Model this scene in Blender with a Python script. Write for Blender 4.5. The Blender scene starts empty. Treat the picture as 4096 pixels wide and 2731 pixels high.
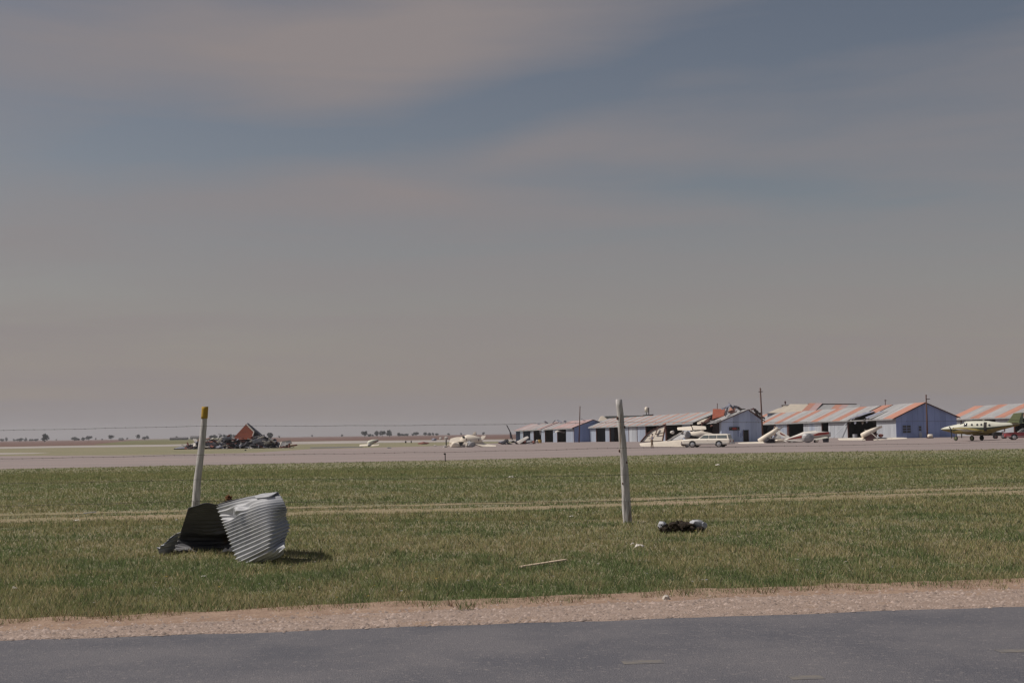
import bpy, math, random
import numpy as np
from mathutils import Vector, Matrix
from mathutils import noise as mnoise

random.seed(7)
rng = np.random.default_rng(11)
scene = bpy.context.scene
COL = scene.collection

# ------------------------------------------------------------------ camera
FPX, CU, CV = 5120.0, 2048.0, 1365.5          # 45 mm lens on 36 mm film, 4096 x 2731
EYE = Vector((0.0, 0.0, 1.25))
PITCH = math.atan(367.5 / FPX)
ROLL = math.radians(-0.78)
_f = Vector((0, math.cos(PITCH), math.sin(PITCH)))
_r0 = Vector((1, 0, 0)); _u0 = _r0.cross(_f)
_r = _r0 * math.cos(ROLL) + _u0 * math.sin(ROLL)
_u = -_r0 * math.sin(ROLL) + _u0 * math.cos(ROLL)
cam = bpy.data.cameras.new('camera')
cam.sensor_width = 36; cam.lens = 45; cam.clip_start = 0.1; cam.clip_end = 30000
camo = bpy.data.objects.new('camera', cam); COL.objects.link(camo)
M = Matrix.Identity(4)
for i in range(3):
    M[i][0] = _r[i]; M[i][1] = _u[i]; M[i][2] = -_f[i]; M[i][3] = EYE[i]
camo.matrix_world = M
scene.camera = camo

# ------------------------------------------------------------------ light
SUN_TO = Vector((-0.64, 0.02, 0.77)).normalized()
SUN_EL = math.asin(SUN_TO.z)
world = bpy.data.worlds.new('World'); scene.world = world; world.use_nodes = True
def build_world():
    nt = world.node_tree; N = nt.nodes; L = nt.links
    N.clear()
    out = N.new('ShaderNodeOutputWorld'); bg = N.new('ShaderNodeBackground'); bg.inputs['Strength'].default_value = 0.088
    L.new(bg.outputs[0], out.inputs[0])
    sky = N.new('ShaderNodeTexSky'); sky.sky_type = 'NISHITA'; sky.sun_disc = False
    sky.sun_elevation = SUN_EL; sky.sun_rotation = math.atan2(SUN_TO.x, SUN_TO.y)
    sky.air_density = 1.0; sky.dust_density = 1.0; sky.ozone_density = 1.6
    tc = N.new('ShaderNodeTexCoord')
    sep = N.new('ShaderNodeSeparateXYZ'); L.new(tc.outputs['Generated'], sep.inputs[0])
    def math_(op, a, b=None, c=None, clamp=False):
        n = N.new('ShaderNodeMath'); n.operation = op; n.use_clamp = clamp
        for i, v in enumerate((a, b, c)):
            if v is None: continue
            if isinstance(v, (int, float)): n.inputs[i].default_value = v
            else: L.new(v, n.inputs[i])
        return n.outputs[0]
    az = math_('ARCTAN2', sep.outputs[0], sep.outputs[1])
    el = math_('ARCSINE', sep.outputs[2])
    comb = N.new('ShaderNodeCombineXYZ'); L.new(az, comb.inputs[0]); L.new(el, comb.inputs[1])
    # cirrus layer: position on a high flat sheet
    zc = math_('MAXIMUM', sep.outputs[2], 0.02)
    zc = math_('ADD', zc, 0.05)
    px = math_('DIVIDE', sep.outputs[0], zc); py = math_('DIVIDE', sep.outputs[1], zc)
    pc = N.new('ShaderNodeCombineXYZ'); L.new(px, pc.inputs[0]); L.new(py, pc.inputs[1])
    def noise(vec, scale, rot, sx, sy, off, detail=5.0, rough=0.55, dist=0.6):
        mp = N.new('ShaderNodeMapping'); L.new(vec, mp.inputs[0])
        mp.inputs['Rotation'].default_value = (0, 0, rot); mp.inputs['Scale'].default_value = (sx, sy, 1)
        mp.inputs['Location'].default_value = (off, off * 0.7, off * 0.3)
        n = N.new('ShaderNodeTexNoise'); L.new(mp.outputs[0], n.inputs['Vector'])
        n.inputs['Scale'].default_value = scale; n.inputs['Detail'].default_value = detail
        n.inputs['Roughness'].default_value = rough; n.inputs['Distortion'].default_value = dist
        return n.outputs['Fac']
    n1 = noise(pc.outputs[0], 1.0, math.radians(7), 0.16, 0.55, 3.1)
    n2 = noise(comb.outputs[0], 6.0, math.radians(-2), 0.55, 5.2, 1.7, 7.0, 0.62, 0.5)
    warp = N.new('ShaderNodeTexNoise'); warp.inputs['Scale'].default_value = 4.0; warp.inputs['Detail'].default_value = 3
    L.new(comb.outputs[0], warp.inputs['Vector'])
    wv = N.new('ShaderNodeVectorMath'); wv.operation = 'MULTIPLY_ADD'
    L.new(warp.outputs['Color'], wv.inputs[0]); wv.inputs[1].default_value = (0.06, 0.045, 0); L.new(comb.outputs[0], wv.inputs[2])
    wv2 = N.new('ShaderNodeVectorMath'); wv2.operation = 'SUBTRACT'; L.new(wv.outputs[0], wv2.inputs[0]); wv2.inputs[1].default_value = (0.03, 0.0225, 0)
    # bands of cirrus (+) and of clear blue between them (-): azimuth, elevation, tilt, half length, half width (degrees), weight
    bands = [(-9.5, 17.0, 4, 13, 2.6, .52), (-4.0, 15.3, 12, 9, 1.5, .22), (-16, 13.0, -1, 8, 1.8, -.40), (-10, 12.6, 4, 8, 1.4, -.26),
             (-1.0, 14.3, 12, 7, 1.5, -.36), (9, 16.2, 6, 14, 2.0, -.36), (19, 18.6, 8, 8, 2.6, -.42),
             (-5, 10.6, -2, 10, 1.3, .34), (4, 13.0, 4, 8, 1.0, .28), (10, 10.7, -3, 14, 0.85, -.26), (17, 9.6, -7, 6, 0.9, -.14), (8, 11.8, -2, 12, .8, .12),
             (19, 10.4, -4, 5, .6, .2), (12, 13.7, 2, 12, 1.1, -.16), (-22, 18.6, 0, 6, 1.2, -.2), (-10, 18.9, 0, 5, .8, -.2), (0, 19.2, 10, 8, 1.2, .18)]
    tot = None
    for (a, e, t, hl, hw, w) in bands:
        mp = N.new('ShaderNodeMapping'); mp.vector_type = 'TEXTURE'; L.new(wv2.outputs[0], mp.inputs[0])
        mp.inputs['Location'].default_value = (math.radians(a), math.radians(e), 0)
        mp.inputs['Rotation'].default_value = (0, 0, math.radians(t))
        mp.inputs['Scale'].default_value = (math.radians(hl) * 1.35, math.radians(hw) * 1.5, 1)
        g = N.new('ShaderNodeTexGradient'); g.gradient_type = 'SPHERICAL'; L.new(mp.outputs[0], g.inputs[0])
        s = math_('SMOOTHSTEP', 0.0, 1.0, g.outputs[1]) if False else g.outputs[1]
        tot = math_('MULTIPLY_ADD', s, w * 1.35, tot if tot is not None else 0.0)
    # thin veil of ice and dust: optical path grows towards the horizon
    path = math_('DIVIDE', -0.11, math_('ADD', math_('MAXIMUM', sep.outputs[2], 0.0), 0.02))
    veil = math_('SUBTRACT', 1.0, math_('POWER', 2.718, path))
    f = math_('ADD', veil, tot)
    f = math_('ADD', f, math_('MULTIPLY', math_('SUBTRACT', n1, 0.5), 0.75))
    f = math_('ADD', f, math_('MULTIPLY', math_('SUBTRACT', n2, 0.5), 0.75))
    f = math_('MULTIPLY', f, 1.0, clamp=True)
    mix = N.new('ShaderNodeMix'); mix.data_type = 'RGBA'
    L.new(f, mix.inputs['Factor'])
    hs = N.new('ShaderNodeMix'); hs.data_type = 'RGBA'; hs.blend_type = 'MULTIPLY'; hs.inputs['Factor'].default_value = 1
    L.new(sky.outputs[0], hs.inputs['A']); hs.inputs['B'].default_value = SKY_TINT
    L.new(hs.outputs['Result'], mix.inputs['A'])
    mix.inputs['B'].default_value = CLOUD
    L.new(mix.outputs['Result'], bg.inputs[0])
SKY_TINT = (0.82, 0.64, 0.525, 1)
CLOUD = (2.88, 2.56, 2.56, 1)
build_world()
sun = bpy.data.lights.new('sun', 'SUN'); sun.energy = 3.7; sun.angle = math.radians(0.6); sun.color = (1.0, 0.93, 0.84)
suno = bpy.data.objects.new('sun', sun); COL.objects.link(suno)
suno.rotation_euler = SUN_TO.to_track_quat('Z', 'Y').to_euler()
vs = scene.view_settings
vs.view_transform = 'Standard'; vs.look = 'None'; vs.exposure = 0.05; vs.gamma = 1.0
scene.render.engine = 'CYCLES'
scene.cycles.filter_width = 1.45
scene.cycles.use_denoising = True
scene.cycles.max_bounces = 6

# ------------------------------------------------------------------ terrain function and pixel helpers
def sstep(a, b, x):
    t = min(max((x - a) / (b - a), 0.0), 1.0); return t * t * (3 - 2 * t)
def gz(x, y):
    A = -0.65 + 0.008 * (min(max(x, 0.0), 70.0) - 35.0) - 0.003 * min(max(y - 250.0, 0.0), 150.0)
    return A * sstep(27, 95, y)
def ray(u, v):
    return _r * ((u - CU) / FPX) + _u * (-(v - CV) / FPX) + _f
def at(u, v, Y):
    d = ray(u, v); return EYE + d * (Y / d.y)
def grd(u, v):
    d = ray(u, v); t, st = 3.0, 1.0
    while t < 20000:
        p = EYE + d * t
        if p.z <= gz(p.x, p.y):
            lo, hi = t - st, t
            for _ in range(30):
                m = (lo + hi) / 2; q = EYE + d * m
                if q.z <= gz(q.x, q.y): hi = m
                else: lo = m
            return EYE + d * hi
        st = max(0.5, t * 0.01); t += st
    return EYE + d * 20000
def onground(x, y, dz=0.0): return Vector((x, y, gz(x, y) + dz))

# ------------------------------------------------------------------ materials
def mat(name, c1, c2=None, scale=4.0, rough=0.8, metal=0.0, detail=6.0, stretch=(1, 1, 1), lo=0.38, hi=0.62, c3=None, scale3=1.0, w3=0.55, bump=0.0, bscale=30.0, spec=0.3, objrand=0.0):
    m = bpy.data.materials.new(name); m.use_nodes = True
    nt = m.node_tree; N, L = nt.nodes, nt.links
    b = N['Principled BSDF']; b.inputs['Roughness'].default_value = rough; b.inputs['Metallic'].default_value = metal
    b.inputs['Specular IOR Level'].default_value = spec
    tc = N.new('ShaderNodeTexCoord'); src = tc.outputs['Object']
    mp = N.new('ShaderNodeMapping'); mp.inputs['Scale'].default_value = stretch; L.new(src, mp.inputs[0])
    c2 = c2 or tuple(x * 0.8 for x in c1)
    n = N.new('ShaderNodeTexNoise'); n.inputs['Scale'].default_value = scale; n.inputs['Detail'].default_value = detail; n.inputs['Roughness'].default_value = 0.62
    L.new(mp.outputs[0], n.inputs['Vector'])
    cr = N.new('ShaderNodeValToRGB'); L.new(n.outputs['Fac'], cr.inputs[0])
    cr.color_ramp.elements[0].position = lo; cr.color_ramp.elements[1].position = hi
    cr.color_ramp.elements[0].color = (*c1, 1); cr.color_ramp.elements[1].color = (*c2, 1)
    colr = cr.outputs[0]
    if c3:
        n3 = N.new('ShaderNodeTexNoise'); n3.inputs['Scale'].default_value = scale3; n3.inputs['Detail'].default_value = 7; n3.inputs['Roughness'].default_value = 0.65
        L.new(mp.outputs[0], n3.inputs['Vector'])
        r3 = N.new('ShaderNodeValToRGB'); r3.color_ramp.elements[0].position = w3; r3.color_ramp.elements[1].position = min(w3 + 0.12, 1)
        L.new(n3.outputs['Fac'], r3.inputs[0])
        mx = N.new('ShaderNodeMix'); mx.data_type = 'RGBA'; L.new(r3.outputs[0], mx.inputs['Factor']); L.new(colr, mx.inputs['A']); mx.inputs['B'].default_value = (*c3, 1)
        colr = mx.outputs['Result']
    if objrand > 0:
        oi = N.new('ShaderNodeObjectInfo'); mr = N.new('ShaderNodeMapRange'); L.new(oi.outputs['Random'], mr.inputs[0])
        mr.inputs['To Min'].default_value = 1 - objrand; mr.inputs['To Max'].default_value = 1 + objrand
        mx = N.new('ShaderNodeMix'); mx.data_type = 'RGBA'; mx.blend_type = 'MULTIPLY'; mx.inputs['Factor'].default_value = 1
        cc = N.new('ShaderNodeCombineColor')
        for i in range(3): L.new(mr.outputs[0], cc.inputs[i])
        L.new(colr, mx.inputs['A']); L.new(cc.outputs[0], mx.inputs['B']); colr = mx.outputs['Result']
    L.new(colr, b.inputs['Base Color'])
    if bump > 0:
        nb = N.new('ShaderNodeTexNoise'); nb.inputs['Scale'].default_value = bscale; nb.inputs['Detail'].default_value = 6; L.new(mp.outputs[0], nb.inputs['Vector'])
        bp = N.new('ShaderNodeBump'); bp.inputs['Strength'].default_value = bump; bp.inputs['Distance'].default_value = 0.02; L.new(nb.outputs['Fac'], bp.inputs['Height']); L.new(bp.outputs[0], b.inputs['Normal'])
    return m
def attr_mat(name, rough=0.9, transl=0.25):
    m = bpy.data.materials.new(name); m.use_nodes = True; nt = m.node_tree; N, L = nt.nodes, nt.links
    b = N['Principled BSDF']; b.inputs['Roughness'].default_value = rough; b.inputs['Specular IOR Level'].default_value = 0.15
    a = N.new('ShaderNodeAttribute'); a.attribute_name = 'tint'; L.new(a.outputs['Color'], b.inputs['Base Color'])
    if transl > 0:
        t = N.new('ShaderNodeBsdfTranslucent'); L.new(a.outputs['Color'], t.inputs[0])
        mx = N.new('ShaderNodeMixShader'); mx.inputs[0].default_value = transl
        L.new(b.outputs[0], mx.inputs[1]); L.new(t.outputs[0], mx.inputs[2]); L.new(mx.outputs[0], N['Material Output'].inputs[0])
    return m
MT = {}
MT['asphalt'] = mat('asphalt', (.136, .132, .145), (.098, .099, .116), 1.1, .92, c3=(.20, .186, .19), scale3=34, w3=.56, bump=.5, bscale=110)
MT['gravel_base'] = mat('gravel_base', (.34, .262, .222), (.265, .20, .165), 9, .95, bump=.7, bscale=60, c3=(.30, .21, .15), scale3=1.1, w3=.56)
MT['gravel'] = mat('gravel', (.40, .32, .28), (.27, .22, .195), 5, .95)
MT['track'] = mat('track', (.30, .235, .16), (.20, .18, .095), 1.6, .95, stretch=(.35, 1.2, 1))
MT['apron'] = mat('apron', (.285, .232, .222), (.225, .19, .185), .055, .95, stretch=(.45, 1.6, 1), c3=(.25, .215, .205), scale3=.22, w3=.5)
MT['runway'] = mat('runway', (.37, .335, .32), (.30, .275, .265), .05, .95)
MT['field'] = mat('field', (.155, .085, .068), (.125, .075, .062), .015, .95, stretch=(.4, 2, 1))
MT['greenfield'] = mat('greenfield', (.12, .125, .055), (.15, .135, .06), .02, .95)
MT['galv'] = mat('galv', (.37, .368, .37), (.31, .31, .318), .8, .6, .15, stretch=(1, 1, 1), objrand=.10)
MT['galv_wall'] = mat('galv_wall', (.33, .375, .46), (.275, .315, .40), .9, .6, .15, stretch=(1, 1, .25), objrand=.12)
MT['wall_pale'] = mat('wall_pale', (.385, .41, .45), (.335, .358, .40), .8, .7, stretch=(1, 1, .3), objrand=.1)
MT['gable_blue'] = mat('gable_blue', (.28, .36, .60), (.235, .305, .53), .7, .6, .1, stretch=(1, 1, .2), objrand=.1)  # blue paint, pushed further to carry the sky tint of the shaded gable
MT['office_blue'] = mat('office_blue', (.56, .66, .85), (.45, .54, .73), .7, .6, stretch=(1, 1, .2), objrand=.22)
MT['red_roof'] = mat('red_roof', (.41, .20, .145), (.35, .18, .14), .8, .75, objrand=.12)
MT['pink_roof'] = mat('pink_roof', (.42, .29, .28), (.36, .26, .26), .8, .7, objrand=.12)
MT['cream_roof'] = mat('cream_roof', (.50, .44, .37), (.44, .40, .34), .6, .7, objrand=.06)
MT['rust_wood'] = mat('rust_wood', (.10, .04, .032), (.07, .035, .03), 3, .85, stretch=(1, 1, .2))
MT['dark_wood'] = mat('dark_wood', (.045, .035, .03), (.075, .055, .045), 2, .9)
MT['earth_floor'] = mat('earth_floor', (.13, .11, .095), (.10, .085, .075), 1, .95)
MT['glass'] = mat('glass', (.02, .022, .028), (.03, .032, .04), 2, .08, spec=.6)
MT['cream'] = mat('cream', (.77, .70, .60), (.70, .635, .545), 1.2, .45, objrand=.05, c3=(.45, .41, .36), scale3=2.2, w3=.68)
MT['white'] = mat('white', (.74, .71, .66), (.68, .655, .61), 1.5, .4)
MT['car_white'] = mat('car_white', (.82, .77, .68), (.79, .74, .655), .8, .28, spec=.5)
MT['alu'] = mat('alu', (.45, .45, .46), (.36, .365, .38), 1.5, .5, .2, c3=(.24, .24, .25), scale3=2, w3=.6)
MT['plane_red'] = mat('plane_red', (.42, .07, .055), (.36, .06, .05), 2, .5)
MT['maroon'] = mat('maroon', (.10, .045, .045), (.07, .04, .04), 2, .8)
MT['black'] = mat('black', (.022, .021, .022), (.035, .032, .032), 4, .8)
MT['tyre'] = mat('tyre', (.02, .02, .02), (.03, .03, .03), 8, .9)
MT['chrome'] = mat('chrome', (.55, .56, .58), (.48, .49, .52), 3, .3, .7)
MT['olive'] = mat('olive', (.17, .19, .10), (.14, .16, .085), 1.5, .55)
MT['dark_green'] = mat('dark_green', (.045, .06, .042), (.035, .05, .036), 1.5, .5)
MT['gold'] = mat('gold', (.24, .19, .06), (.20, .155, .05), 1.5, .5)
MT['plane_white'] = mat('plane_white', (.58, .585, .50), (.52, .53, .46), 1.2, .5)
MT['car_red'] = mat('car_red', (.42, .09, .10), (.37, .075, .085), 1.2, .35, spec=.5)
MT['lamp_red'] = mat('lamp_red', (.30, .02, .02), (.25, .02, .02), 5, .3)
MT['post_wood'] = mat('post_wood', (.54, .525, .52), (.33, .32, .32), 9, .9, stretch=(2.2, 2.2, .35), c3=(.15, .095, .055), scale3=4.0, w3=.55, bump=.5, bscale=20)
MT['post_yellow'] = mat('post_yellow', (.42, .27, .04), (.34, .21, .035), 9, .8, c3=(.14, .09, .05), scale3=7, w3=.62)
MT['wire'] = mat('wire', (.10, .09, .085), (.08, .07, .065), 20, .6, .4)
MT['tin'] = mat('tin', (.44, .45, .47), (.33, .345, .375), 3.0, .6, .12, c3=(.20, .22, .26), scale3=2.2, w3=.57, spec=.2)
MT['tin_shade'] = mat('tin_shade', (.085, .088, .10), (.06, .06, .068), 4.0, .55, .2, c3=(.06, .045, .035), scale3=4, w3=.6)  # darker bluish copy of tin, shade of the folded side put into the colour
MT['rust'] = mat('rust', (.17, .075, .03), (.12, .05, .022), 25, .95)
MT['paper'] = mat('paper', (.72, .68, .63), (.60, .57, .53), 12, .9)
MT['lath'] = mat('lath', (.62, .50, .38), (.48, .385, .29), 8, .85, stretch=(1, 6, 6))
MT['felt'] = mat('felt', (.022, .017, .013), (.045, .032, .022), 18, .95, bump=.8, bscale=40)
MT['foil'] = mat('foil', (.42, .43, .46), (.28, .29, .32), 14, .6, .1)
MT['stone'] = mat('stone', (.55, .50, .45), (.42, .38, .34), 9, .95)
MT['brick_red'] = mat('brick_red', (.24, .068, .04), (.19, .055, .035), 1.2, .85, stretch=(1, 1, 3))
MT['debris_dark'] = mat('debris_dark', (.042, .039, .052), (.03, .028, .036), 1, .85, objrand=.3)
MT['debris_grey'] = mat('debris_grey', (.25, .26, .32), (.17, .18, .235), 1, .75, objrand=.2)
MT['debris_pale'] = mat('debris_pale', (.55, .52, .49), (.44, .42, .40), 1, .8, objrand=.15)
MT['debris_red'] = mat('debris_red', (.22, .085, .07), (.16, .065, .055), 1, .85, objrand=.2)
MT['pole_wood'] = mat('pole_wood', (.12, .065, .05), (.085, .048, .04), 3, .9, stretch=(1, 1, .15))
MT['yellow'] = mat('yellow', (.45, .30, .08), (.38, .25, .07), 4, .6)
MT['skin'] = mat('skin', (.36, .22, .16), (.33, .20, .145), 9, .6)
MT['shirt'] = mat('shirt', (.30, .34, .46), (.25, .29, .40), 9, .9)
MT['trousers'] = mat('trousers', (.24, .17, .11), (.20, .14, .09), 9, .9)
MT['hair'] = mat('hair', (.06, .035, .025), (.05, .03, .02), 20, .8)
MT['leaf_far'] = mat('leaf_far', (.028, .036, .030), (.020, .027, .024), .4, .9)
MT['bark'] = mat('bark', (.07, .055, .045), (.05, .04, .032), 2, .95)
MT['far_wall'] = mat('far_wall', (.30, .29, .28), (.26, .25, .245), .5, .9)
MT['far_roof'] = mat('far_roof', (.10, .095, .10), (.085, .08, .085), .5, .9)
MT['green_roof'] = mat('green_roof', (.24, .28, .26), (.20, .24, .225), .5, .8)
MT['marking'] = mat('marking', (.175, .16, .145), (.135, .13, .135), 14, .9, lo=.40, hi=.6)
MT['straw'] = mat('straw', (.42, .33, .16), (.34, .27, .13), 10, .9)
MT['sign_dark'] = mat('sign_dark', (.03, .03, .032), (.022, .022, .024), 3, .7)
MT['sign_red'] = mat('sign_red', (.36, .07, .06), (.30, .055, .05), 5, .7)
MT['rug_gold'] = MT['gold']

# ------------------------------------------------------------------ mesh collecting
class MB:
    def __init__(s): s.v = []; s.f = []; s.smooth = False
    def add(s, vs, fs):
        o = len(s.v); s.v.extend([Vector(p) for p in vs]); s.f.extend([tuple(i + o for i in f) for f in fs]); return s
    def box(s, c, size, ax=None):
        c = Vector(c); X, Y, Z = ax or (Vector((1, 0, 0)), Vector((0, 1, 0)), Vector((0, 0, 1)))
        hx, hy, hz = [k / 2 for k in size]
        vs = [c + X * a * hx + Y * b * hy + Z * d * hz for a in (-1, 1) for b in (-1, 1) for d in (-1, 1)]
        return s.add(vs, [(0, 1, 3, 2), (4, 6, 7, 5), (0, 4, 5, 1), (2, 3, 7, 6), (0, 2, 6, 4), (1, 5, 7, 3)])
    def bar(s, a, b, w, h=None, up=Vector((0, 0, 1))):
        a, b = Vector(a), Vector(b); h = h or w; d = (b - a)
        if d.length < 1e-6: return s
        x = d.normalized(); 
        if abs(x.dot(up)) > .98: up = Vector((0, 1, 0))
        y = up.cross(x).normalized(); z = x.cross(y)
        return s.box((a + b) / 2, (d.length, w, h), (x, y, z))
    def tube(s, pts, rad, n=8, caps=True):
        pts = [Vector(p) for p in pts]; rad = rad if isinstance(rad, (list, tuple)) else [rad] * len(pts)
        rings = []; up = None
        for i, p in enumerate(pts):
            d = (pts[min(i + 1, len(pts) - 1)] - pts[max(i - 1, 0)]).normalized()
            if up is None: up = Vector((0, 0, 1)) if abs(d.z) < .9 else Vector((1, 0, 0))
            y = up.cross(d).normalized(); z = d.cross(y); up = z
            rings.append([p + (y * math.cos(2 * math.pi * k / n) + z * math.sin(2 * math.pi * k / n)) * rad[i] for k in range(n)])
        return s.loft(rings, caps)
    def loft(s, rings, caps=True):
        n = len(rings[0]); vs = [p for r in rings for p in r]; fs = []
        for i in range(len(rings) - 1):
            for k in range(n):
                a, b = i * n + k, i * n + (k + 1) % n
                fs.append((a, b, b + n, a + n))
        if caps: fs.append(tuple(range(n - 1, -1, -1))); fs.append(tuple(range((len(rings) - 1) * n, len(rings) * n)))
        return s.add(vs, fs)
    def prism(s, poly, ext):
        poly = [Vector(p) for p in poly]; ext = Vector(ext); n = len(poly)
        vs = poly + [p + ext for p in poly]
        fs = [tuple(range(n - 1, -1, -1)), tuple(range(n, 2 * n))] + [(i, (i + 1) % n, (i + 1) % n + n, i + n) for i in range(n)]
        return s.add(vs, fs)
    def grid(s, fn, nu, nv, thick=0.0):
        P = [[Vector(fn(i / nu, j / nv)) for j in range(nv + 1)] for i in range(nu + 1)]
        idx = lambda i, j: i * (nv + 1) + j
        vs = [p for r in P for p in r]; fs = [(idx(i, j), idx(i + 1, j), idx(i + 1, j + 1), idx(i, j + 1)) for i in range(nu) for j in range(nv)]
        return s.add(vs, fs)
    def blob(s, c, r, sub=1, jit=.25, seed=0, flat=None):
        rnd = random.Random(seed)
        import bmesh
        bm = bmesh.new(); bmesh.ops.create_icosphere(bm, subdivisions=sub, radius=1)
        c = Vector(c); r = Vector(r) if not isinstance(r, (int, float)) else Vector((r, r, r))
        vs = []
        for v in bm.verts:
            k = 1 + rnd.uniform(-jit, jit)
            vs.append(c + Vector((v.co.x * r.x * k, v.co.y * r.y * k, v.co.z * r.z * k)))
        fs = [tuple(v.index for v in f.verts) for f in bm.faces]
        bm.free(); return s.add(vs, fs)
    def wing(s, a, b, ca, cb, th, nrm=None, n=7):
        """aerofoil slab from a to b; ca, cb chord vectors from leading to trailing edge"""
        a, b, ca, cb = Vector(a), Vector(b), Vector(ca), Vector(cb)
        prof = [(0, 0), (.06, .55), (.25, 1), (.55, .75), (1, .06), (1, -.06), (.55, -.45), (.2, -.6), (.05, -.4)]
        nr = (b - a).cross(ca).normalized() if nrm is None else Vector(nrm).normalized()
        if nr.z < 0: nr = -nr
        rings = []
        for t in (0, .08, .5, .9, .97, 1.0):
            p = a.lerp(b, t); c = ca.lerp(cb, t); k = 1.0 if t < .95 else (.75 if t < .99 else .4)
            th2 = th * (1 - .45 * t) * k
            rings.append([p + c * (.5 + (q[0] - .5) * (1 if t < .95 else (.93 if t < .99 else .8))) + nr * q[1] * th2 * .5 for q in prof])
        return s.loft(rings)
ROOT = {}
def mesh_from(mb, name):
    me = bpy.data.meshes.new(name); me.from_pydata([tuple(v) for v in mb.v], [], mb.f); me.update(); return me
def obj(name, mb, m, parent=None, smooth=False, solid=0.0, bevel=0.0):
    base = ROOT[parent.name] if parent is not None else None
    if base is None:
        xs = [v.x for v in mb.v]; ys = [v.y for v in mb.v]; zs = [v.z for v in mb.v]
        base = Vector(((min(xs) + max(xs)) / 2, (min(ys) + max(ys)) / 2, min(zs)))
    mb.v = [v - base for v in mb.v]
    me = mesh_from(mb, name); me.materials.append(MT[m] if isinstance(m, str) else m)
    if smooth: me.polygons.foreach_set('use_smooth', [True] * len(me.polygons))
    o = bpy.data.objects.new(name, me); COL.objects.link(o)
    if parent is not None: o.parent = parent
    else: o.location = base
    ROOT[o.name] = base
    if solid: md = o.modifiers.new('thickness', 'SOLIDIFY'); md.thickness = solid; md.offset = 0
    if bevel: md = o.modifiers.new('bevel', 'BEVEL'); md.width = bevel; md.segments = 2; md.limit_method = 'ANGLE'
    return o
def thing(name, loc, label, cat, group=None):
    o = bpy.data.objects.new(name, None); COL.objects.link(o); o.location = loc; o.empty_display_size = .3
    ROOT[o.name] = Vector(loc); o['label'] = label; o['category'] = cat
    if group: o['group'] = group
    return o
def tag(o, label, cat, group=None):
    o['label'] = label; o['category'] = cat
    if group: o['group'] = group
    return o
def struct(o): o['kind'] = 'structure'; return o
def stuff(o): o['kind'] = 'stuff'; return o

# ------------------------------------------------------------------ ground sheet
def ground_material():
    m = bpy.data.materials.new('grass_ground'); m.use_nodes = True; nt = m.node_tree; N, L = nt.nodes, nt.links
    b = N['Principled BSDF']; b.inputs['Roughness'].default_value = .95; b.inputs['Specular IOR Level'].default_value = .1
    g = N.new('ShaderNodeNewGeometry'); pos = g.outputs['Position']
    def nz(scale, sx, sy, det=6, rough=.6):
        mp = N.new('ShaderNodeMapping'); mp.inputs['Scale'].default_value = (sx, sy, 1); L.new(pos, mp.inputs[0])
        n = N.new('ShaderNodeTexNoise'); n.inputs['Scale'].default_value = scale; n.inputs['Detail'].default_value = det; n.inputs['Roughness'].default_value = rough
        L.new(mp.outputs[0], n.inputs['Vector']); return n.outputs['Fac']
    def ramp(f, p0, p1):
        r = N.new('ShaderNodeMapRange'); r.inputs['From Min'].default_value = p0; r.inputs['From Max'].default_value = p1; L.new(f, r.inputs[0]); return r.outputs[0]
    def mixc(f, a, bb):
        x = N.new('ShaderNodeMix'); x.data_type = 'RGBA'; L.new(f, x.inputs['Factor'])
        for k, c in (('A', a), ('B', bb)):
            if isinstance(c, tuple): x.inputs[k].default_value = (*c, 1)
            else: L.new(c, x.inputs[k])
        return x.outputs['Result']
    c = mixc(ramp(nz(.35, .5, 1.0), .40, .60), (.185, .182, .118), (.245, .222, .155))
    c = mixc(ramp(nz(1.6, 1, 1), .52, .66), c, (.15, .165, .080))
    c = mixc(ramp(nz(7.0, 1, 1), .55, .72), c, (.31, .26, .165))
    c = mixc(ramp(nz(.05, .5, 2.2), .52, .66), c, (.26, .225, .155))
    L.new(c, b.inputs['Base Color'])
    return m
MT['grass_ground'] = ground_material()
def build_ground():
    ys = [-80, -30, -10, 0] + [2 + i for i in range(0, 28, 1)] + list(np.geomspace(31, 420, 70)) + list(np.geomspace(450, 5200, 22))
    nx = 80; vs = []; fs = []
    for y in ys:
        hw = 70 + max(y, 0) * 1.1
        for i in range(nx + 1):
            x = (i / nx * 2 - 1) * hw
            vs.append((x, y, gz(x, y) - (0.02 if y < 6.5 else 0.0)))
    for j in range(len(ys) - 1):
        for i in range(nx):
            a = j * (nx + 1) + i; fs.append((a, a + 1, a + nx + 2, a + nx + 1))
    mb = MB(); mb.v = [Vector(v) for v in vs]; mb.f = fs
    me = mesh_from(mb, 'ground'); me.materials.append(MT['grass_ground'])
    o = bpy.data.objects.new('ground', me); COL.objects.link(o); struct(o)
build_ground()
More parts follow.
